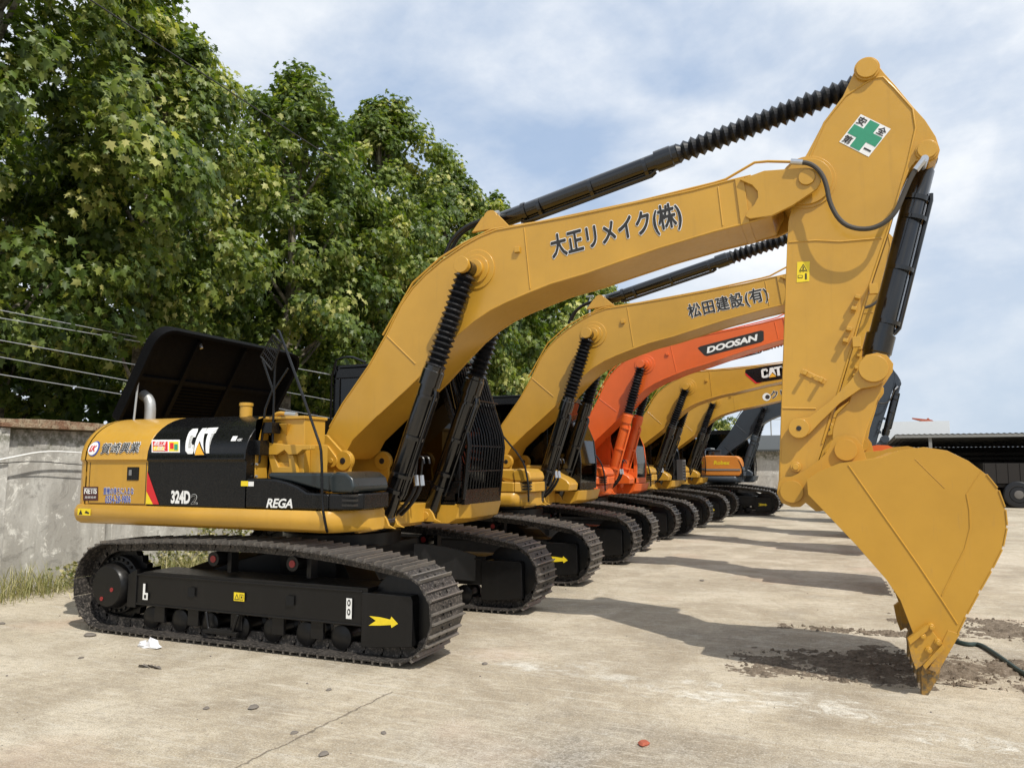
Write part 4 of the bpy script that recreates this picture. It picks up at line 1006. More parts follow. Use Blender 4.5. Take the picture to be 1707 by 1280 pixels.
A, B = PS(396, 735), PS(404, 735); text(mb, 'ACERT', A, B, (A[0], A[1]+.025), 0, .02, surf=lambda z: S(z)-.007, lift=.004); fin(mb)
mb, fin = wr(m1['mid'], 'printed_sticker', ['white', 'maroon', 'sunyellow', 'green', 'red'], m1['T'])
def stk(x, y): return PS(x, y)
def sq(x0, y0, x1, y1, m_, l_):
    mb.use(m_); n = 5
    ps = [PS(x0+(x1-x0)*i/n, y1-(y1-y1)*i/n) for i in range(n+1)]+[PS(x1-(x1-x0)*i/n, y0) for i in range(n+1)]
    zs0, zs1 = PS(x0, y1)[1], PS(x0, y0)[1]
    for i in range(4):
        a_, b_ = y0+(y1-y0)*i/4, y0+(y1-y0)*(i+1)/4
        q = [PS(x0, a_), PS(x1, a_), PS(x1, b_), PS(x0, b_)]; quad(mb, q, 0, .008+l_, S)
sq(254, 733, 301, 754, 0, 0.001); sq(256, 735.5, 281, 752, 4, .003); sq(257, 744, 275, 751, 2, .004); sq(283, 736, 299, 752, 2, .003); sq(285, 738, 291, 748, 4, .005); sq(292, 740, 298, 750, 3, .005)
A, B = PS(257, 750.5), PS(277, 750); mb.use(0)
for yy, s_ in ((742.5, '建設工具'), (751, '使用禁止')):
    A, B = PS(257.5, yy), PS(277, yy); text(mb, s_, A, B, (A[0], A[1]+.05), 0, .01, surf=lambda z: S(z)-.008, lift=.006)
fin(mb)
mb, fin = wr(m1['house'], 'company_name', ['ink', 'white', 'blueink', 'red'], m1['T'])
A, B = PS(168, 756), PS(231, 754)
outlined(mb, '賀崎興業', A, B, (A[0], PS(168, 739)[1]), 0, .012, .05, 0, 1, surf=lambda z: S(z)-.001)
c_ = PS(156.5, 747.5)
for r_, m_, l_, dx in ((.083, 2, .003, .004), (.072, 1, .005, -.006)):
    mb.use(m_); quad(mb, [(c_[0]+dx+r_*math.cos(t*PI/12), c_[1]+r_*math.sin(t*PI/12)) for t in range(24)], 0, l_, lambda z: S(z)-.001)
mb.use(3); text(mb, 'LK', (c_[0]-.055, c_[1]-.03), (c_[0]+.05, c_[1]-.03), (c_[0]-.055, c_[1]+.035), 0, .03, .3, .8, surf=lambda z: S(z)-.001, lift=.008)
fin(mb)
mb, fin = wr(m1['house'], 'door_sticker', ['maroon', 'white'], m1['T'])
q = [P(139, 811, -1.42), P(164, 811, -1.42), P(164, 834, -1.42), P(139, 834, -1.42)]; quad(mb, q, -1.42, .004); mb.use(1)
A, B = P(141, 823, -1.42), P(162, 823, -1.42); text(mb, 'NETIS', A, B, (A[0], A[1]+.06), -1.42, .03, lift=.006)
A, B = P(142, 830.5, -1.42), P(161, 830.5, -1.42); text(mb, '登録技術', A, B, (A[0], A[1]+.025), -1.42, .0, lift=.006)
quad(mb, [P(141, 815, -1.42), P(162, 815, -1.42), P(162, 813.5, -1.42), P(141, 813.5, -1.42)], -1.42, .006); fin(mb)
mb, fin = wr(m1['house'], 'telephone_lettering', ['blueink', 'white'], m1['T'])
A, B = P(173, 824, -1.42), P(223, 824, -1.42); outlined(mb, '重機の後ろに入るな', A, B, (A[0], A[1]+.075), -1.42, .01, .05, 0, 1)
A, B = P(176, 838, -1.42), P(218, 837.5, -1.42); outlined(mb, '0554-28-9806', A, B, (A[0], A[1]+.075), -1.42, .015, .05, 0, 1); fin(mb)
mb, fin = wr(m1['mid'], 'corner_stripe', ['red', 'sunyellow'], m1['T'])
x0 = -6.672-OX; z0 = 1.325
quad(mb, [(x0, z0+.34), (x0, z0+.13), (x0+.10, z0), (x0+.185, z0)], -1.426, .003); mb.use(1); quad(mb, [(x0, z0+.13), (x0, z0), (x0+.10, z0)], -1.426, .003); fin(mb)
mb, fin = wr(m1['deck'], 'warning_sticker', ['sunyellow', 'ink'], m1['T'])
x0 = -7.62-OX; quad(mb, [(x0, 1.19), (x0+.2, 1.19), (x0+.2, 1.262), (x0, 1.262)], -1.475, .003); mb.use(1)
quad(mb, [(x0+.02, 1.197), (x0+.08, 1.197), (x0+.05, 1.25)], -1.475, .005); quad(mb, [(x0+.11, 1.215), (x0+.18, 1.205), (x0+.18, 1.22), (x0+.13, 1.24)], -1.475, .005); fin(mb)
mb, fin = wr(m1['box'], 'box_lettering', ['white'], m1['T'])
A, B = P(444, 846, -1.44), P(488, 847, -1.44); text(mb, 'REGA', A, B, (A[0], A[1]+.09), -1.44, .025, .25, .95, lift=.004); fin(mb)
mb, fin = wr(m1['box'], 'box_sticker', ['sunyellow', 'white'], m1['T'])
A = P(402, 810, -1.44); quad(mb, [A, (A[0]+.09, A[1]), (A[0]+.09, A[1]+.05), (A[0], A[1]+.05)], -1.44, .004); mb.use(1); quad(mb, [(A[0]+.092, A[1]), (A[0]+.16, A[1]), (A[0]+.16, A[1]+.045), (A[0]+.092, A[1]+.045)], -1.44, .004); fin(mb)

GR = 'excavators parked in a row'
# ---- 2
m2 = make_excavator('excavator', (OX-.03, 12.1, 0), dict(ux=-.06, brot=.035, reach=.09, srot=.01, bkrot=-.12, boxpaint='yellow', arrowfar=False, lod=1))
tag(m2['root'], 'yellow excavator standing second from the camera, open glass cab beside the orange excavator', 'excavator', GR)
mb, fin = wr(m2['boom'], 'boom_lettering', ['ink', 'white'], m2['TB'])
a0 = P(1017, 415, yb); b0 = P(1206, 367, yb)
A, B, Cc = band(a0, b0, .25); outlined(mb, '松田建設(有)', A, B, Cc, yb, .024, .055, 0, 1, space=1.1); fin(mb)
# ---- 3
m3 = make_excavator('excavator', (OX-.17, 16.7, 0), dict(ux=-.05, brot=.08, reach=.12, srot=.02, bkrot=-.30, paint='orange', boxpaint='orange', panel='slate', cab='orange', solidcab=True, cylpaint='orange', lod=1))
tag(m3['root'], 'orange red excavator with orange cab, between two yellow machines', 'excavator', GR)
mb, fin = wr(m3['boom'], 'boom_badge', ['ink', 'white'], m3['TB'])
A, B, Cc = band(P(972, 431, yb), P(1155, 385, yb), .24)
Av, Bv, Cv = Vector(A), Vector(B), Vector(Cc); U, V = Bv-Av, Cv-Av
quad(mb, [tuple(Av+U*u+V*v) for u, v in ((-.03, 1.0), (-.08, .9), (.0, .12), (.04, 0), (.97, .0), (1.02, .1), (1.06, .88), (1.02, 1.0))], yb, .003); mb.use(1)
A1, B1 = tuple(Av+U*.05+V*.22), tuple(Av+U*.95+V*.22); text(mb, 'DOOSAN', A1, B1, tuple(Av+U*.05+V*.78), yb, .045, .25, .95, lift=.006); fin(mb)
# ---- 4
m4 = make_excavator('excavator', (OX+.05, 20.35, 0), dict(ux=-.14, brot=-.02, srot=.04, bkrot=-.08, boxpaint='yellow', frontbox=True, lod=1))
tag(m4['root'], 'yellow excavator with black and red badge on its boom, just beyond the orange one', 'excavator', GR)
mb, fin = wr(m4['boom'], 'boom_badge', ['black', 'red', 'white', 'catyellow'], m4['TB'])
A, B, Cc = band(P(1043, 414, yb), P(1188, 377, yb), .38)
Av, U, V = Vector(A), Vector(B)-Vector(A), Vector(Cc)-Vector(A)
f_ = lambda u, v: tuple(Av+U*u+V*v)
quad(mb, [f_(-.12, 1.0), f_(-.15, .8), f_(.12, .0), f_(1.0, .0), f_(1.0, 1.0)], yb, .003); mb.use(1); quad(mb, [f_(-.15, .8), f_(-.14, .62), f_(.10, -.04), f_(.30, -.04), f_(.14, 0.02)], yb, .005)
catlogo(mb, f_(.28, .25), f_(.95, .25), f_(.28, .85), yb, 2, 3, 0, surf=None); fin(mb)
# ---- 5
m5 = make_excavator('excavator', (OX+.22, 25.1, 0), dict(ux=-.3, brot=-.03, srot=.05, boxpaint='yellow', lod=2))
tag(m5['root'], 'yellow excavator with a white round mark on its boom, last yellow one', 'excavator', GR)
mb, fin = wr(m5['boom'], 'boom_lettering', ['brownink', 'white'], m5['TB'])
A, B, Cc = band(P(1060, 407, yb), P(1235, 360, yb), .22); outlined(mb, 'クリハラ', A, B, Cc, yb, .03, .06, 0, 1)
c_ = P(1035, 402, yb); mb.use(1); quad(mb, [(c_[0]+.12*math.cos(t*PI/12), c_[1]+.12*math.sin(t*PI/12)) for t in range(24)], yb, .004); mb.use(0); quad(mb, [(c_[0]+.03+.07*math.cos(t*PI/12), c_[1]+.07*math.sin(t*PI/12)) for t in range(24)], yb, .007); fin(mb)
# ---- 6
m6 = make_excavator('excavator', (OX+1.45, 28.6, 0), dict(ux=-.2, boom='slate', paint='slate', panel='slate', boxpaint='slate', cylpaint='slate', lod=2))
tag(m6['root'], 'farthest excavator, dark slate boom and one amber side box', 'excavator', GR)
b_ = MB(m6['T']); b_.prism([(-.35, 1.315), (.95, 1.315), (1.03, 1.40), (1.05, 1.75), (1.0, 1.92), (.88, 2.0), (-.1, 2.02), (-.35, 2.0)], -1.46, -.75); b_.build('storage_box', 'amber', m6['root'], .04)
b_ = MB(m6['T']); b_.box(-.3, 1.0, -1.475, -1.46, 1.50, 1.56); b_.build('trim_strip', 'grey', m6['root'])
mb, fin = wr(m6['root'], 'box_lettering', ['sunyellow'], m6['T'])
text(mb, 'Robex', (.12, 1.70), (.66, 1.70), (.12, 1.84), -1.46, .03, .1, lift=.004); fin(mb)

exec_rest = True
# ------------------------------------------------------------------ ground
g = MB(); n = 60
gx = [-400, -200, -100, -60, -40]+[-30+i*1.5 for i in range(41)]+[45, 70, 120, 220, 400]
gy = [-300, -100, -30]+[-10+i*1.5 for i in range(50)]+[80, 120, 200, 400, 700]
vs = [(x, y, 0) for x in gx for y in gy]; ny = len(gy)
g.add(vs, [(i*ny+j, (i+1)*ny+j, (i+1)*ny+j+1, i*ny+j+1) for i in range(len(gx)-1) for j in range(ny-1)])
tag(g.build('ground', 'ground'), kind='structure')

# dirt churned up at the bucket
def mound(name, cx, cy, rx, ry, h, seed, label, rot=0.):
    rnd = random.Random(seed); mb = MB(); n = 110
    from mathutils import noise as mn
    vs = []
    for i in range(n+1):
        for k in range(n+1):
            u, v = -1+2*i/n, -1+2*k/n; x, y = cx+u*rx*math.cos(rot)-v*ry*math.sin(rot), cy+u*rx*math.sin(rot)+v*ry*math.cos(rot)
            r = math.hypot(u, v)
            nz = mn.noise((x*2.2, y*2.2, seed))+.6*mn.noise((x*6, y*6, seed+3))+.5*mn.noise((x*15, y*15, 2))+.35*mn.noise((x*34, y*34, 5))
            z = h*(.75*(1-r*1.15)+1.15*nz)-.003; e = 1
            vs.append((x, y, max(z+.012*mn.noise((x*60, y*60, 9)), -.02)))
    mb.add(vs, [(i*(n+1)+k, (i+1)*(n+1)+k, (i+1)*(n+1)+k+1, i*(n+1)+k+1) for i in range(n) for k in range(n)])
    for _ in range(int(900*rx*ry)+160):
        a, r = rnd.random()*2*PI, math.sqrt(rnd.random())*1.0; u, v = r*math.cos(a), r*math.sin(a)
        x, y = cx+u*rx*math.cos(rot)-v*ry*math.sin(rot), cy+u*rx*math.sin(rot)+v*ry*math.cos(rot); s = .004+.018*rnd.random()**5
        q = [(x+s*math.cos(k*2*PI/5+a)*(.7+.6*rnd.random()), y+s*math.sin(k*2*PI/5+a)*(.7+.6*rnd.random()), 0) for k in range(5)]
        q2 = [(px_*.55+x*.45, py_*.55+y*.45, s*(.7+.5*rnd.random())) for px_, py_, _ in q]
        mb.add(q+q2, [(9, 8, 7, 6, 5)[::-1]]+[(k, (k+1) % 5, (k+1) % 5+5, k+5) for k in range(5)])
    o = mb.build(name, 'soil', smooth=0); tag(o, label, 'soil', kind='stuff'); return o
p = on_z(1420, 1112); mound('loose_soil', p.x, p.y, 1.05, .55, .024, 3, 'dark loose soil churned up in front of the bucket teeth', .1)
p = on_z(1650, 1120); mound('loose_soil', p.x, p.y, 1.1, .6, .022, 8, 'brown broken soil to the right of the bucket', -.1)
p = on_z(1690, 1050); mound('loose_soil', p.x, p.y, 1.2, .6, .022, 12, 'thin dark soil patch at the right edge behind the bucket', .0)
p = on_z(1430, 1052); mound('loose_soil', p.x+.1, p.y, .9, .16, .025, 19, 'narrow strip of dark crumbs on the concrete left of the bucket', .05)

# debris
def pebble(x, y, s, m_, name, label, cat, group=None):
    c = on_z(x, y); rnd = random.Random(int(x*7+y)); mb = MB(); nn = 7
    rings = []
    for k, (h, r) in enumerate(((0, .8), (.35, 1), (.8, .6))):
        rings += [(s*r*math.cos(2*PI*i/nn)*(.75+.5*rnd.random())*1.3, s*r*math.sin(2*PI*i/nn)*(.75+.5*rnd.random()), h*s*.8) for i in range(nn)]
    mb.add(rings, [(k*nn+i, k*nn+(i+1) % nn, (k+1)*nn+(i+1) % nn, (k+1)*nn+i) for k in range(2) for i in range(nn)]+[tuple(range(2*nn, 3*nn))])
    o = mb.build(name, m_, smooth=0); o.location = c; o.rotation_euler.z = rnd.random()*3; tag(o, label, cat, group); return o
pebble(1073, 1241, .036, 'brick', 'brick_chip', 'broken red brick chip lying alone on the concrete in the foreground', 'brick')
for i, (x, y, s, w_) in enumerate(((423, 1180, .035, 'large brown clod right of the concrete crack start, left foreground'), (344, 1181, .022, 'small stone beside the larger brown clod at lower left'),
        (490, 1222, .022, 'tiny dark stone near the long crack in the foreground'), (540, 1258, .03, 'small brown stone below the long crack, bottom edge'),
        (135, 1097, .022, 'flat brown clod in front of the rear of the near track'), (150, 1060, .05, 'clod at the rear end of the nearest track'),
        (3, 1040, .03, 'reddish stone at the left edge of the yard'), (1097, 902, .05, 'small stone in the bright aisle far from the camera'),
        (1170, 968, .03, 'dark pebble right of the second machine tracks'), (640, 1222, .02, 'tiny pebble in the middle foreground'),
        (548, 1150, .02, 'tiny stone below the front of the near track'), (808, 1107, .025, 'pebble to the right of the near track front'))):
    pebble(x, y, s, 'stone', 'stone', w_, 'stone')
rnd = random.Random(77); mb = MB()
for _ in range(350):
    x, y = rnd.uniform(-9, 3.5), 2.2+10*rnd.random()**1.6
    if -7.6 < x < -2.9 and 5.7 < y < 9.2: continue
    s_ = .003+.007*rnd.random()**3; a = rnd.random()*6
    q = [(x+s_*math.cos(k*2*PI/5+a)*(.6+.8*rnd.random()), y+s_*math.sin(k*2*PI/5+a)*(.6+.8*rnd.random()), 0) for k in range(5)]; q2 = [(p_[0]*.6+x*.4, p_[1]*.6+y*.4, s_*.9) for p_ in q]
    mb.add(q+q2, [(5, 6, 7, 8, 9)]+[(k, (k+1) % 5, (k+1) % 5+5, k+5) for k in range(5)])
tag(mb.build('grit', 'stone', smooth=0), 'fine grit and crumbs scattered over the concrete yard', 'grit', kind='stuff')
# torn leaf litter strip
mb = MB(); rnd = random.Random(4); c = on_z(250, 1113)
for k in range(9): 
    a = rnd.random()*6; x, y = (rnd.random()-.5)*.22, (rnd.random()-.5)*.05; mb.add([(x-.04, y, .006), (x, y-.02, .012+.02*rnd.random()), (x+.05, y, .004), (x, y+.02, .02)], [(0, 1, 2, 3)])
o = mb.build('dead_leaf', 'stone', smooth=0); o.location = c; tag(o, 'curled brown leaf scrap in front of the nearest track', 'leaf')
# plastic bag
mb = MB(); rnd = random.Random(9); nn = 12; rings = []
for h, r in ((0, .9), (.02, 1.05), (.045, .8), (.06, .35)):
    rings += [(.105*r*math.cos(2*PI*i/nn)*(.6+.8*rnd.random())*1.2, .07*r*math.sin(2*PI*i/nn)*(.6+.8*rnd.random()), h*(.4+1.1*rnd.random())) for i in range(nn)]
mb.add(rings, [(k*nn+i, k*nn+(i+1) % nn, (k+1)*nn+(i+1) % nn, (k+1)*nn+i) for k in range(3) for i in range(nn)]+[tuple(range(3*nn, 4*nn))])
o = mb.build('plastic_bag', 'bag', smooth=0); o.location = on_z(248, 1078); tag(o, 'crumpled white plastic bag lying beside the nearest track', 'bag')
# cable on the ground
mb = MB(); mb.tube([tuple(on_z(x, y)+Vector((0, 0, .02))) for x, y in ((1590, 1070), (1612, 1078), (1632, 1076), (1655, 1090), (1680, 1108), (1707, 1128), (1760, 1150))], .022, 8, 2)
M['cable'] = plain('dark_green_cable', (.02, .04, .035), .6)
tag(mb.build('cable', 'cable'), 'dark green cable trailing over the soil behind the bucket', 'cable')

# ------------------------------------------------------------------ perimeter wall
WX = -10.3
w = MB()
y = -6.; k = 0
while y < 44:
    w.box(WX-.12, WX-(.01 if k % 2 else .05), y, y+1.62, -.1, 2.22)
    w.box(WX-.16, WX+.06, y+1.635, y+2.13, -.1, 2.23); y += 2.15; k += 1
wall = w.build('perimeter_wall', 'wall', None, .01); tag(wall, 'weathered grey concrete yard wall with a brick coping, behind the machines at left', 'wall')
cp = MB(); rnd = random.Random(5); y = -6.
while y < 44.:
    l = .24; cp.box(WX-.26-.03*rnd.random(), WX+.09+.03*rnd.random(), y, y+l-.006, 2.235, 2.285+.012*rnd.random()); cp.box(WX-.2, WX+.03+.03*rnd.random(), y+.1, y+l+.09, 2.288, 2.335+.03*rnd.random()); y += l
cp.build('coping', 'cap', wall, .008)
# hose / conduit on the wall
mb = MB(); mb.tube([tuple(on_x(x, y, WX+.12)) for x, y in ((-60, 778), (0, 766), (30, 760), (60, 754), (90, 752), (125, 754), (220, 760))], .012, 6, 1)
tag(mb.build('wall_conduit', 'white'), 'thin white cable drooping along the concrete wall', 'cable')
mb = MB(); mb.tube([tuple(on_x(x, y, WX+.08)) for x, y in ((-60, 772), (0, 772), (60, 768), (125, 774), (220, 780))], .007, 5, 1)
tag(mb.build('wall_conduit', 'blackmatt'), 'thin dark wire just below the white cable on the wall', 'cable')

# weeds at the foot of the wall
def leaf_mesh(name, leaves, mat_):
    """leaves: list of (pos, normal dir, up dir, size, tint); each leaf a five lobed blade"""
    shape = [(0, -.5), (.16, -.36), (.50, -.30), (.30, -.06), (.52, .22), (.20, .17), (0, .62), (-.20, .17), (-.52, .22), (-.30, -.06), (-.50, -.30), (-.16, -.36)]
    n = len(shape); co = []; tint = []
    for p, u, v, w_, s, t in leaves:
        for (a, b) in shape:
            fold = .22*abs(a)
            co.extend((p[0]+(u[0]*a+v[0]*b-w_[0]*fold)*s, p[1]+(u[1]*a+v[1]*b-w_[1]*fold)*s, p[2]+(u[2]*a+v[2]*b-w_[2]*fold)*s)); tint.append(t)
    me = bpy.data.meshes.new(name); nl = len(leaves)
    me.vertices.add(nl*n); me.vertices.foreach_set('co', co)
    # split in two halves along the midrib: faces (0..6) and (6..11,0)
    h1 = [0, 1, 2, 3, 4, 5, 6]; h2 = [6, 7, 8, 9, 10, 11, 0]
    idx = []; st = []; tot = []
    for i in range(nl):
        o = i*n
        for h in (h1, h2): st.append(len(idx)); tot.append(7); idx.extend(o+q for q in h)
    me.loops.add(len(idx)); me.loops.foreach_set('vertex_index', idx)
    me.polygons.add(len(st)); me.polygons.foreach_set('loop_start', st)
    at_ = me.attributes.new('tint', 'FLOAT', 'POINT'); at_.data.foreach_set('value', tint)
    me.materials.append(M[mat_]); me.update(calc_edges=True); me.validate(); return me
def blades(name, spots, mat_):
    mb = MB(); tint = []
    for x, y, z, h, lean, a, t in spots:
        w_ = .0035+.003*random.random(); dx, dy = math.cos(a), math.sin(a); px_, py_ = -dy*w_, dx*w_
        vs = []
        for k, f in enumerate((0, .4, .75, 1)):
            cx, cy, cz = x+dx*lean*f*f, y+dy*lean*f*f, z+h*f*(1-.25*f*lean/h if h else 1)
            ww = (1, .9, .6, .05)[k]; vs += [(cx-px_*ww, cy-py_*ww, cz), (cx+px_*ww, cy+py_*ww, cz)]
        mb.add(vs, [(0, 1, 3, 2), (2, 3, 5, 4), (4, 5, 7, 6)]); tint += [t]*8
    o = mb.build(name, mat_, smooth=0); at_ = o.data.attributes.new('tint', 'FLOAT', 'POINT'); at_.data.foreach_set('value', tint); return o
rnd = random.Random(11); sp = []
for _ in range(11000):
    y = rnd.uniform(3, 22); clump = .5+.5*math.sin(y*2.1)+.3*math.sin(y*5.3+1)
    if rnd.random() > .25+.6*clump: continue
    big = 1.0 if y < 9 else .75
    x = WX+.05+abs(rnd.gauss(0, .30)); sp.append((x, y, 0, rnd.uniform(.08, .42)*big*(1.2 if clump > .8 else .8), rnd.uniform(.05, .42), rnd.random()*6.28, min(1, max(0, rnd.gauss(.6, .25)))))
tag(blades('weeds', sp, 'weed'), 'dry tufts of grass and weeds along the foot of the concrete wall', 'weeds', kind='stuff')
lv = []
for cx, cy, hh in ((WX+.15, 9.6, .55), (WX+.2, 10.3, .75), (WX+.15, 11.2, .7), (WX+.2, 12.3, .6), (WX+.1, 8.8, .5), (WX+.15, 13.5, .6), (WX+.15, 7.9, .35)):
    for _ in range(240):
        a = rnd.random()*6.28; r = abs(rnd.gauss(0, .2)); z = rnd.random()**.8*hh*(1-r*.8)
        n_ = Vector((rnd.gauss(0, 1), rnd.gauss(0, 1), rnd.gauss(.8, .6))).normalized(); u = n_.orthogonal().normalized(); v = n_.cross(u)
        lv.append(((cx+r*math.cos(a), cy+r*math.sin(a)*1.6, max(.02, z)), u, v, n_, rnd.uniform(.04, .075), rnd.random()))
me = leaf_mesh('wall_bushes', lv, 'weed'); o = bpy.data.objects.new('low_bushes', me); C.objects.link(o); tag(o, 'low leafy weeds growing against the wall behind the nearest track', 'weeds', kind='stuff')

# ------------------------------------------------------------------ trees
def crown_leaves(seed, H0, H1, R, nclump, per, size, squash=1.):
    rnd = random.Random(seed); lv = []; ends = []
    for k in range(nclump):
        t = rnd.random(); z = H0+(H1-H0)*t
        # ovoid outline, widest at a third of its height, lumpy
        prof = math.sin(PI*min(1, (t*.86+.10))**.8)**.75*min(1, (1.08-t)*4.)**.5
        a = rnd.random()*2*PI; lump = 1+.20*math.sin(3*a+seed+t*9)+.14*math.sin(5*a-t*14)
        rr = R*prof*lump*(rnd.random()**.33); c = Vector((rr*math.cos(a), rr*math.sin(a)*squash, z+.3*math.sin(4*a+seed)))
        ends.append(c); cr = rnd.uniform(.30, .58); bt = rnd.gauss(.42, .2)
        outv = Vector((c.x, c.y, (t-.35)*3)).normalized()
        for _ in range(per):
            d = Vector((rnd.gauss(0, 1), rnd.gauss(0, 1), rnd.gauss(0, .85))).normalized()*cr*rnd.random()**.45
            p = c+d; nrm = (outv*.55+d.normalized()*.6+Vector((rnd.gauss(0, .5), rnd.gauss(0, .5), .35+rnd.gauss(0, .4)))).normalized()
            v = Vector((rnd.gauss(0, .6), rnd.gauss(0, .6), -1.)); v = (v-nrm*v.dot(nrm)).normalized(); u = v.cross(nrm)
            lv.append((p, u, v, nrm, size*rnd.uniform(.6, 1.25), min(1, max(0, bt+rnd.gauss(0, .2)))))
    return lv, ends
def trunk_mb(seed, H0, H1, ends, r0=.2):
    rnd = random.Random(seed); mb = MB(); top = H0+(H1-H0)*.75
    ax = [Vector((0, 0, -.1)), Vector((.05*rnd.random(), .1*rnd.random(), H0*.5)), Vector((.1, -.08, H0)), Vector((.0, .1, (H0+top)/2)), Vector((.1, 0, top))]
    mb.tube(ax, [r0*1.25, r0, r0*.85, r0*.5, r0*.15], 10, 1)
    near = sorted(ends, key=lambda e: math.hypot(e.x, e.y))[:len(ends)//2]
    for k in range(26):
        e = rnd.choice(near); z = max(H0*.85, min(top, e.z-rnd.uniform(.8, 2.2))); b = Vector((.05, 0, z)); m_ = b*.5+e*.5+Vector((0, 0, -.15))
        mb.tube([b, m_, e], [r0*.32, r0*.18, .015], 6, 1)
    return mb
VARS = []
for sd, H0, H1, R, nc, per, sz in ((1, 3.7, 12.2, 2.7, 320, 100, .152), (2, 3.9, 11.6, 2.5, 290, 100, .152), (3, 3.5, 12.8, 2.9, 320, 98, .155), (4, 3.4, 12.0, 2.7, 260, 60, .23)):
    lv, ends = crown_leaves(sd, H0, H1, R, nc, per, sz)
    cm_ = leaf_mesh('crown', lv, 'leaf'); t_ = trunk_mb(sd, H0, H1, ends); to = t_.build('trunk', 'bark'); tm = to.data; bpy.data.objects.remove(to); VARS.append((cm_, tm))
def tree(x, y, v, rz, s, label, zs=1., group='plane trees beyond the wall'):
    r = empty('plane_tree', (x, y, 0), rz); r.scale = (s, s, s*zs); tag(r, label, 'tree', group)
    for nm, me in (('crown', VARS[v][0]), ('trunk', VARS[v][1])):
        o = bpy.data.objects.new(nm, me); C.objects.link(o); o.parent = r
TR = [(-12.9, 4.2, 0, .3, 1.0, 1.02, 'plane tree at the left edge of the photo, crown running out of the picture'),
      (-13.0, 8.0, 2, 1.7, 1.02, 1.0, 'tall plane tree behind the rear of the nearest excavator, crown cut by the top edge'),
      (-13.0, 11.3, 1, 2.9, .95, 1.04, 'plane tree whose crown slopes against the sky left of the pointed one'),
      (-13.0, 15.9, 0, 4.1, 1.0, .98, 'plane tree with a pointed dark top standing above the open hood'),
      (-13.0, 20.0, 2, 5.3, 1.0, 1.03, 'plane tree with the tallest separate top between the pointed tree and the boom'),
      (-13.0, 24.4, 1, .8, 1.05, 1.06, 'plane tree directly behind the nearest boom knee'),
      (-13.1, 29.5, 3, 2.2, 1.0, 1.08, 'plane tree seen above the arm cylinder hoses of the nearest machine'),
      (-13.0, 35.0, 3, 3.6, 1.02, 1.05, 'plane tree seen under the arch of the nearest boom'),
      (-13.0, 41.0, 3, 4.9, 1.0, 1.06, 'plane tree seen beside the lamp post'),
      (-13.0, 47.0, 3, .2, 1.02, 1.06, 'plane tree peeping over the second boom'),
      (-13.0, 54.0, 3, 1.3, 1.0, 1.05, 'plane tree behind the orange boom'),
      (-13.0, 62.0, 3, 2.7, 1.0, .9, 'plane tree behind the cab of the orange machine'),
      (-13.0, 71.0, 3, 3.3, 1.0, .85, 'distant plane tree under the boom with the red badge'),
      (-12.5, 84.0, 3, 5.1, 1.0, .85, 'farthest plane tree near the whitewashed wall')]
for x, y, v, rz, s, zs, lb in TR: tree(x, y, v, rz, s, lb, zs)
# second row, farther back, closes the view under the crowns
BK = ['shaded plane tree of the back row, at the far left', 'shaded plane tree of the back row, behind the exhaust pipe', 'shaded plane tree of the back row, behind the open hood',
      'shaded plane tree of the back row, behind the handrail', 'shaded plane tree of the back row, behind the cab of the nearest machine', 'shaded plane tree of the back row, behind the boom cylinder', 'shaded plane tree of the back row, behind the second machine']
for i, (x, y) in enumerate(((-17.4, 6.5), (-17.8, 11.5), (-17.2, 17.0), (-17.6, 23.0), (-17.4, 30.), (-17.4, 38.), (-17.6, 47.))):
    tree(x, y, 3, i*1.3+.5, .92, BK[i], .9, 'back row of plane trees')
# understorey: dark hedge behind the trunks
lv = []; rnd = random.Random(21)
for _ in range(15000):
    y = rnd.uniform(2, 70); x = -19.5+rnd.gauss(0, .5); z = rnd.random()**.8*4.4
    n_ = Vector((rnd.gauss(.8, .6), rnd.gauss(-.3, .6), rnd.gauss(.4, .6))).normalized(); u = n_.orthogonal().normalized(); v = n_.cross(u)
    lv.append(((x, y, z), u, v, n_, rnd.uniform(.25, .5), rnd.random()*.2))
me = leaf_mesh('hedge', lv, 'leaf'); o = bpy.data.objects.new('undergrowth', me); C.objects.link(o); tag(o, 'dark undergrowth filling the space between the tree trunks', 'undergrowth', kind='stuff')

# ------------------------------------------------------------------ wires
WIRES = [((0, 517), (235, 563), 'uppermost pale wire crossing the trees at left'), ((0, 530), (235, 570), 'pale wire just under the uppermost one at left'), ((0, 567), (215, 606), 'wire third from the top, at left behind the hood'),
         ((0, 595), (200, 632), 'wire fourth from the top, at left behind the hood'), ((0, 624), (190, 655), 'lowest wire above the wall coping')]
for a, b, lb in WIRES:
    A, B = on_x(*a, -11.2), on_x(*b, -11.2); d = (B-A); pts = [A-d*2, A-d, A, B, B+d*3, B+d*8]
    pts = [(p.x, p.y, p.z) for p in pts]; mb = MB(); mb.tube(pts, .008, 5); tag(mb.build('overhead_wire', 'galv'), lb, 'wire', 'wires along the wall')
mb = MB(); mb.tube([tuple(on_x(x, y, -9.8)) for x, y in ((60, -60), (150, 0), (220, 46), (330, 118), (430, 184), (510, 236), (560, 268))], .012, 5, 1)
tag(mb.build('overhead_cable', 'ink'), 'thick black cable slanting down in front of the tree crowns', 'cable')

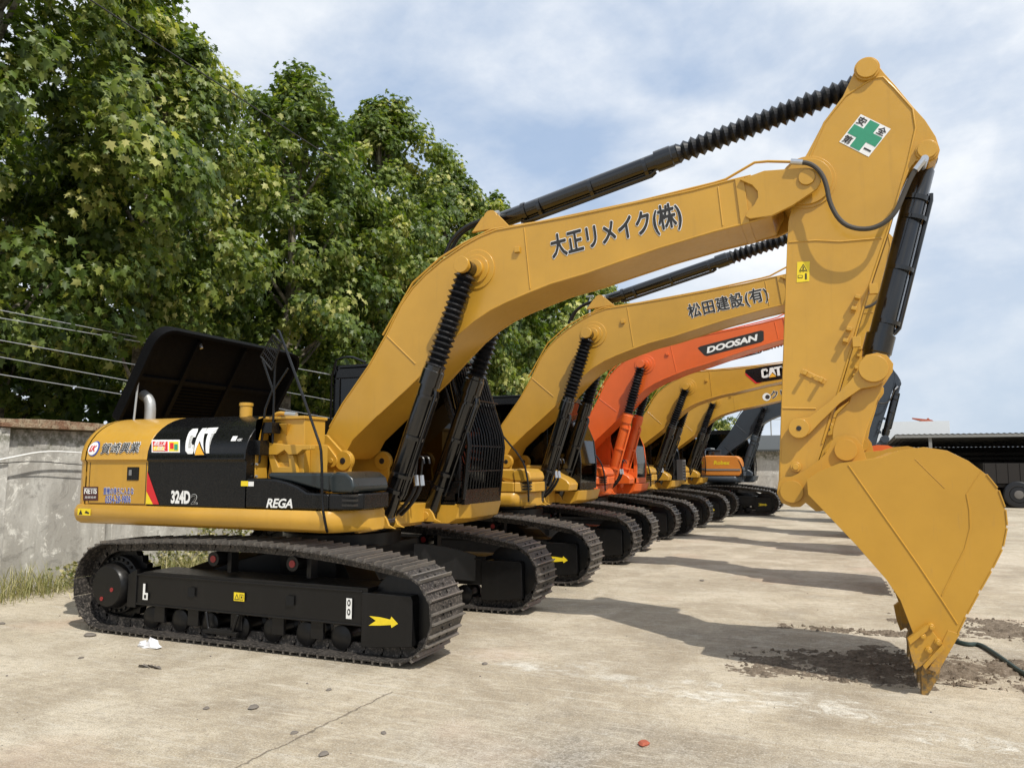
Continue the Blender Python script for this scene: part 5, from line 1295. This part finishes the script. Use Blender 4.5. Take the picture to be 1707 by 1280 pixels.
# lamp post
b = on_x(984, 640, -10.8); r = empty('lamp_post', (b.x, b.y, 0)); tag(r, 'grey lamp post with three short arms rising among the far trees', 'lamp post')
t = on_x(981, 500, -10.8); mb = MB(); mb.tube([(0, 0, 0), (0, 0, t.z)], [.11, .06], 10); mb.build('post', 'galv', r)
for dx, dz in ((-.55, .12), (.5, .18), (.02, .5)):
    mb = MB(); mb.tube([(0, 0, t.z-.3), (dx*.7, 0, t.z-.3+dz*.6), (dx*1.3, 0, t.z-.3+dz)], .04, 6); mb.box(dx*1.3-.18, dx*1.3+.18, -.08, .08, t.z-.34+dz, t.z-.26+dz); mb.build('lamp_arm', 'galv', r)

# ------------------------------------------------------------------ buildings at the back
by = 44.3
b = MB(); b.box(-10.1, 1.9, by, by+.3, -.1, 2.45); bw = b.build('whitewashed_building', 'whitewall'); tag(bw, 'low whitewashed building with peeling paint at the far end of the yard', 'building')
b = MB(); b.prismx([(by-.45, 2.42), (by-.45, 2.5), (by+2, 3.35), (by+2.1, 3.35), (by+5, 2.5), (by+5, 2.42)], -10.2, 2.0); M['roofing'] = plain('dark_roofing', (.06, .065, .065), .7); b.build('roof', 'roofing', bw)
b = MB(); b.box(-10.1, 1.9, by+4.2, by+4.5, -.1, 2.45); b.box(-10.1, -9.8, by+.3, by+4.2, -.1, 2.45); b.build('rear_wall', 'whitewall', bw)
lv = MB()
for i in range(60): x = -5+i*.115; lv.box(x, x+.05, by-.44, by-.36, 2.36, 2.415)
lv.build('eave_tiles', 'roofing', bw)
lv = MB(); rnd = random.Random(3)
for i in range(46):
    x, y = -4+3.4*rnd.random(), by-.3-1.2*rnd.random(); s = .08+.2*rnd.random(); q = [(x+s*math.cos(k*2*PI/5), y+s*math.sin(k*2*PI/5), 0) for k in range(5)]; q2 = [(a*.6+x*.4, c_*.6+y*.4, s*.9) for a, c_, _ in q]
    lv.add(q+q2, [(5, 6, 7, 8, 9)]+[(k, (k+1) % 5, (k+1) % 5+5, k+5) for k in range(5)])
tag(lv.build('rubble', 'whitewall', smooth=0), 'heap of pale rubble at the foot of the whitewashed building', 'rubble', kind='stuff')
# open shed at right
M['shed'] = plain('dark_brown_sheet', (.014, .011, .009), .8); M['rim'] = plain('dusty_rim', (.13, .12, .11), .7); M['sheet'] = plain('weathered_roof_sheet', (.22, .22, .21), .7); M['whitesheet'] = plain('white_roof_sheet', (.75, .77, .78), .5)
sy = 36.
r = empty('open_shed', (2.2, sy, 0)); tag(r, 'long dark open fronted shed with a corrugated roof, at right behind the bucket', 'shed')
b = MB()
nx = 220
va = []; 
for i in range(nx+1):
    x = .2+i*.1; z = .03*(i % 2); va += [(x, -.4, 2.93+z), (x, 9, 2.55+z)]
b.add(va, [(2*i, 2*i+2, 2*i+3, 2*i+1) for i in range(nx)]); b.box(.2, 22.2, -.38, -.30, 2.80, 2.92); b.build('roof', 'sheet', r, smooth=0)
b = MB(); b.box(.2, 22.2, 8.7, 8.9, 0, 2.56); b.box(.2, 22.2, 8.5, 8.7, 2.2, 2.555); b.box(.2, .4, 0, 8.7, 0, 2.5)
for i in range(110): b.box(.4+.2*i, .44+.2*i, 8.66, 8.7, 0, 2.5)
b.build('back_wall', 'shed', r)
for i in range(6): b = MB(); b.box(1.5+4*i-.06, 1.5+4*i+.06, -.3, -.18, 0, 2.8); b.build('post', 'sheet', r)
# stacked dark sheeting rails inside
b = MB()
for k in range(7): b.box(.5, 22, 3.6, 3.66, .9+.2*k, 1.02+.2*k)
b.build('side_rails', 'shed', r)
b = MB(); b.box(-.6, 3.0, 0, 5, 0, 3.5); q = b.build('roof_tank', 'whitesheet'); q.location = (2.9, 47.5, 0.55); tag(q, 'long white flat roof block behind the dark shed', 'building')
b = MB(); b.prism([(-.25, 0), (.3, .0), (.2, .08), (.1, .1), (.02, .2), (-.06, .12), (-.75, .22), (-.75, .17)], 0, .4); q = b.build('roof_ornament', 'brick'); q.location = (4.9, 47.8, 4.05); tag(q, 'small reddish ventilator standing on the white roof', 'ventilator')
# parked trailer with wheel inside the shed
tr = empty('parked_trailer', (7.4, 35.4, 0)); tag(tr, 'dark trailer with a big grey wheel, parked in the shed at the right edge', 'trailer')
b = MB(); b.box(-1.9, 4.5, .2, 2.4, .95, 1.75); b.box(-2.1, 4.5, .3, 2.3, .8, .93)
for k in range(16): b.box(-1.85+.4*k, -1.81+.4*k, .18, .2, .95, 1.75)
b.build('body', 'shed', tr, .02)
for wx in (-.75, .75, 2.6):
    b = MB(); b.lathe((wx, .12, .52), (wx, .42, .52), [(0, .34), (.01, .48), (.05, .52), (.25, .52), (.29, .48), (.3, .34)], 28); ty = b.build('wheel', 'rubber', tr)
    b = MB(); b.lathe((wx, .09, .52), (wx, .3, .52), [(0, .10), (.01, .16), (.08, .18), (.09, .28), (.03, .31), (.03, .345), (.06, .345)], 24); b.build('rim', 'rim', ty)
# tree whose twigs enter at the right edge, far beyond the shed
tree(19.2, 47., 3, 1.1, .5, 'small tree just reaching in at the right edge of the sky', 1., 'trees beyond the shed')
# pylon
p0 = on_y(1287, 760, 60.); r = MB(); r.tube([(0, 0, 0), (0, 0, 6.4)], .05, 6)
for z in (5., 5.5, 6.1): r.tube([(-.8, 0, z), (.8, 0, z)], .03, 5)
o = r.build('utility_pole', 'galv'); o.location = (p0.x, 60, 0); tag(o, 'thin utility pole with cross arms seen beside the slate boom', 'pole')

# ------------------------------------------------------------------ light, sky, camera
sc = bpy.context.scene
SD = Vector((.62, -.42, 1.0)).normalized()           # towards the sun
el = math.asin(SD.z); az = math.atan2(SD.x, SD.y)
s = bpy.data.lights.new('sun', 'SUN'); s.energy = 4.2; s.angle = math.radians(.55); s.color = (1, .95, .86)
so = bpy.data.objects.new('sun', s); C.objects.link(so); so.rotation_euler = (-SD).to_track_quat('-Z', 'Y').to_euler()
W = bpy.data.worlds.new('World'); sc.world = W; W.use_nodes = True; nt = W.node_tree; nt.nodes.clear()
sky = N(nt, 'ShaderNodeTexSky', sky_type='NISHITA', sun_disc=False, sun_elevation=el, sun_rotation=az, air_density=1.0, dust_density=1.2, ozone_density=1.5)
tc = N(nt, 'ShaderNodeTexCoord'); sx = N(nt, 'ShaderNodeSeparateXYZ'); L(nt, tc.outputs['Generated'], sx.inputs[0])
mp = N(nt, 'ShaderNodeMapping'); mp.inputs['Location'].default_value = (3.4, .6, 1.1); mp.inputs['Scale'].default_value = (1, 1, 1.7); L(nt, tc.outputs['Generated'], mp.inputs[0])
n1 = noise(nt, mp.outputs[0], 2.1, 7, .52, .25); n2 = noise(nt, mp.outputs[0], 4.6, 7, .58, .2)
cl = ramp(nt, math_(nt, 'ADD', math_(nt, 'MULTIPLY', n1, .8), math_(nt, 'MULTIPLY', n2, .2)), [(.37, .22), (.53, .97)])
cc = mix(nt, ramp(nt, n2, [(.35, 0), (.7, 1)]), (6.2, 6.9, 7.9), (9.3, 9.5, 9.7))
base = mix(nt, .7, sky.outputs[0], (3.9, 5.4, 7.8))
hz = ramp(nt, sx.outputs['Z'], [(.0, .55), (.28, 0)])
col = mix(nt, cl, base, cc); col = mix(nt, hz, col, (5.4, 6.3, 7.3))
bg = N(nt, 'ShaderNodeBackground'); L(nt, col, bg.inputs[0]); bg.inputs[1].default_value = .108
wo = N(nt, 'ShaderNodeOutputWorld'); L(nt, bg.outputs[0], wo.inputs[0])
cam = bpy.data.cameras.new('camera'); co = bpy.data.objects.new('camera', cam); C.objects.link(co)
cam.sensor_width = 36; cam.lens = F/1707*36; cam.clip_end = 3000; cam.clip_start = .05
co.location = (0, 0, H); co.rotation_euler = (PI/2+PITCH, 0, YAW)
sc.camera = co
sc.view_settings.view_transform = 'Standard'; sc.view_settings.look = 'None'; sc.view_settings.exposure = .05; sc.view_settings.gamma = 1
sc.cycles.max_bounces = 8; sc.cycles.transparent_max_bounces = 16
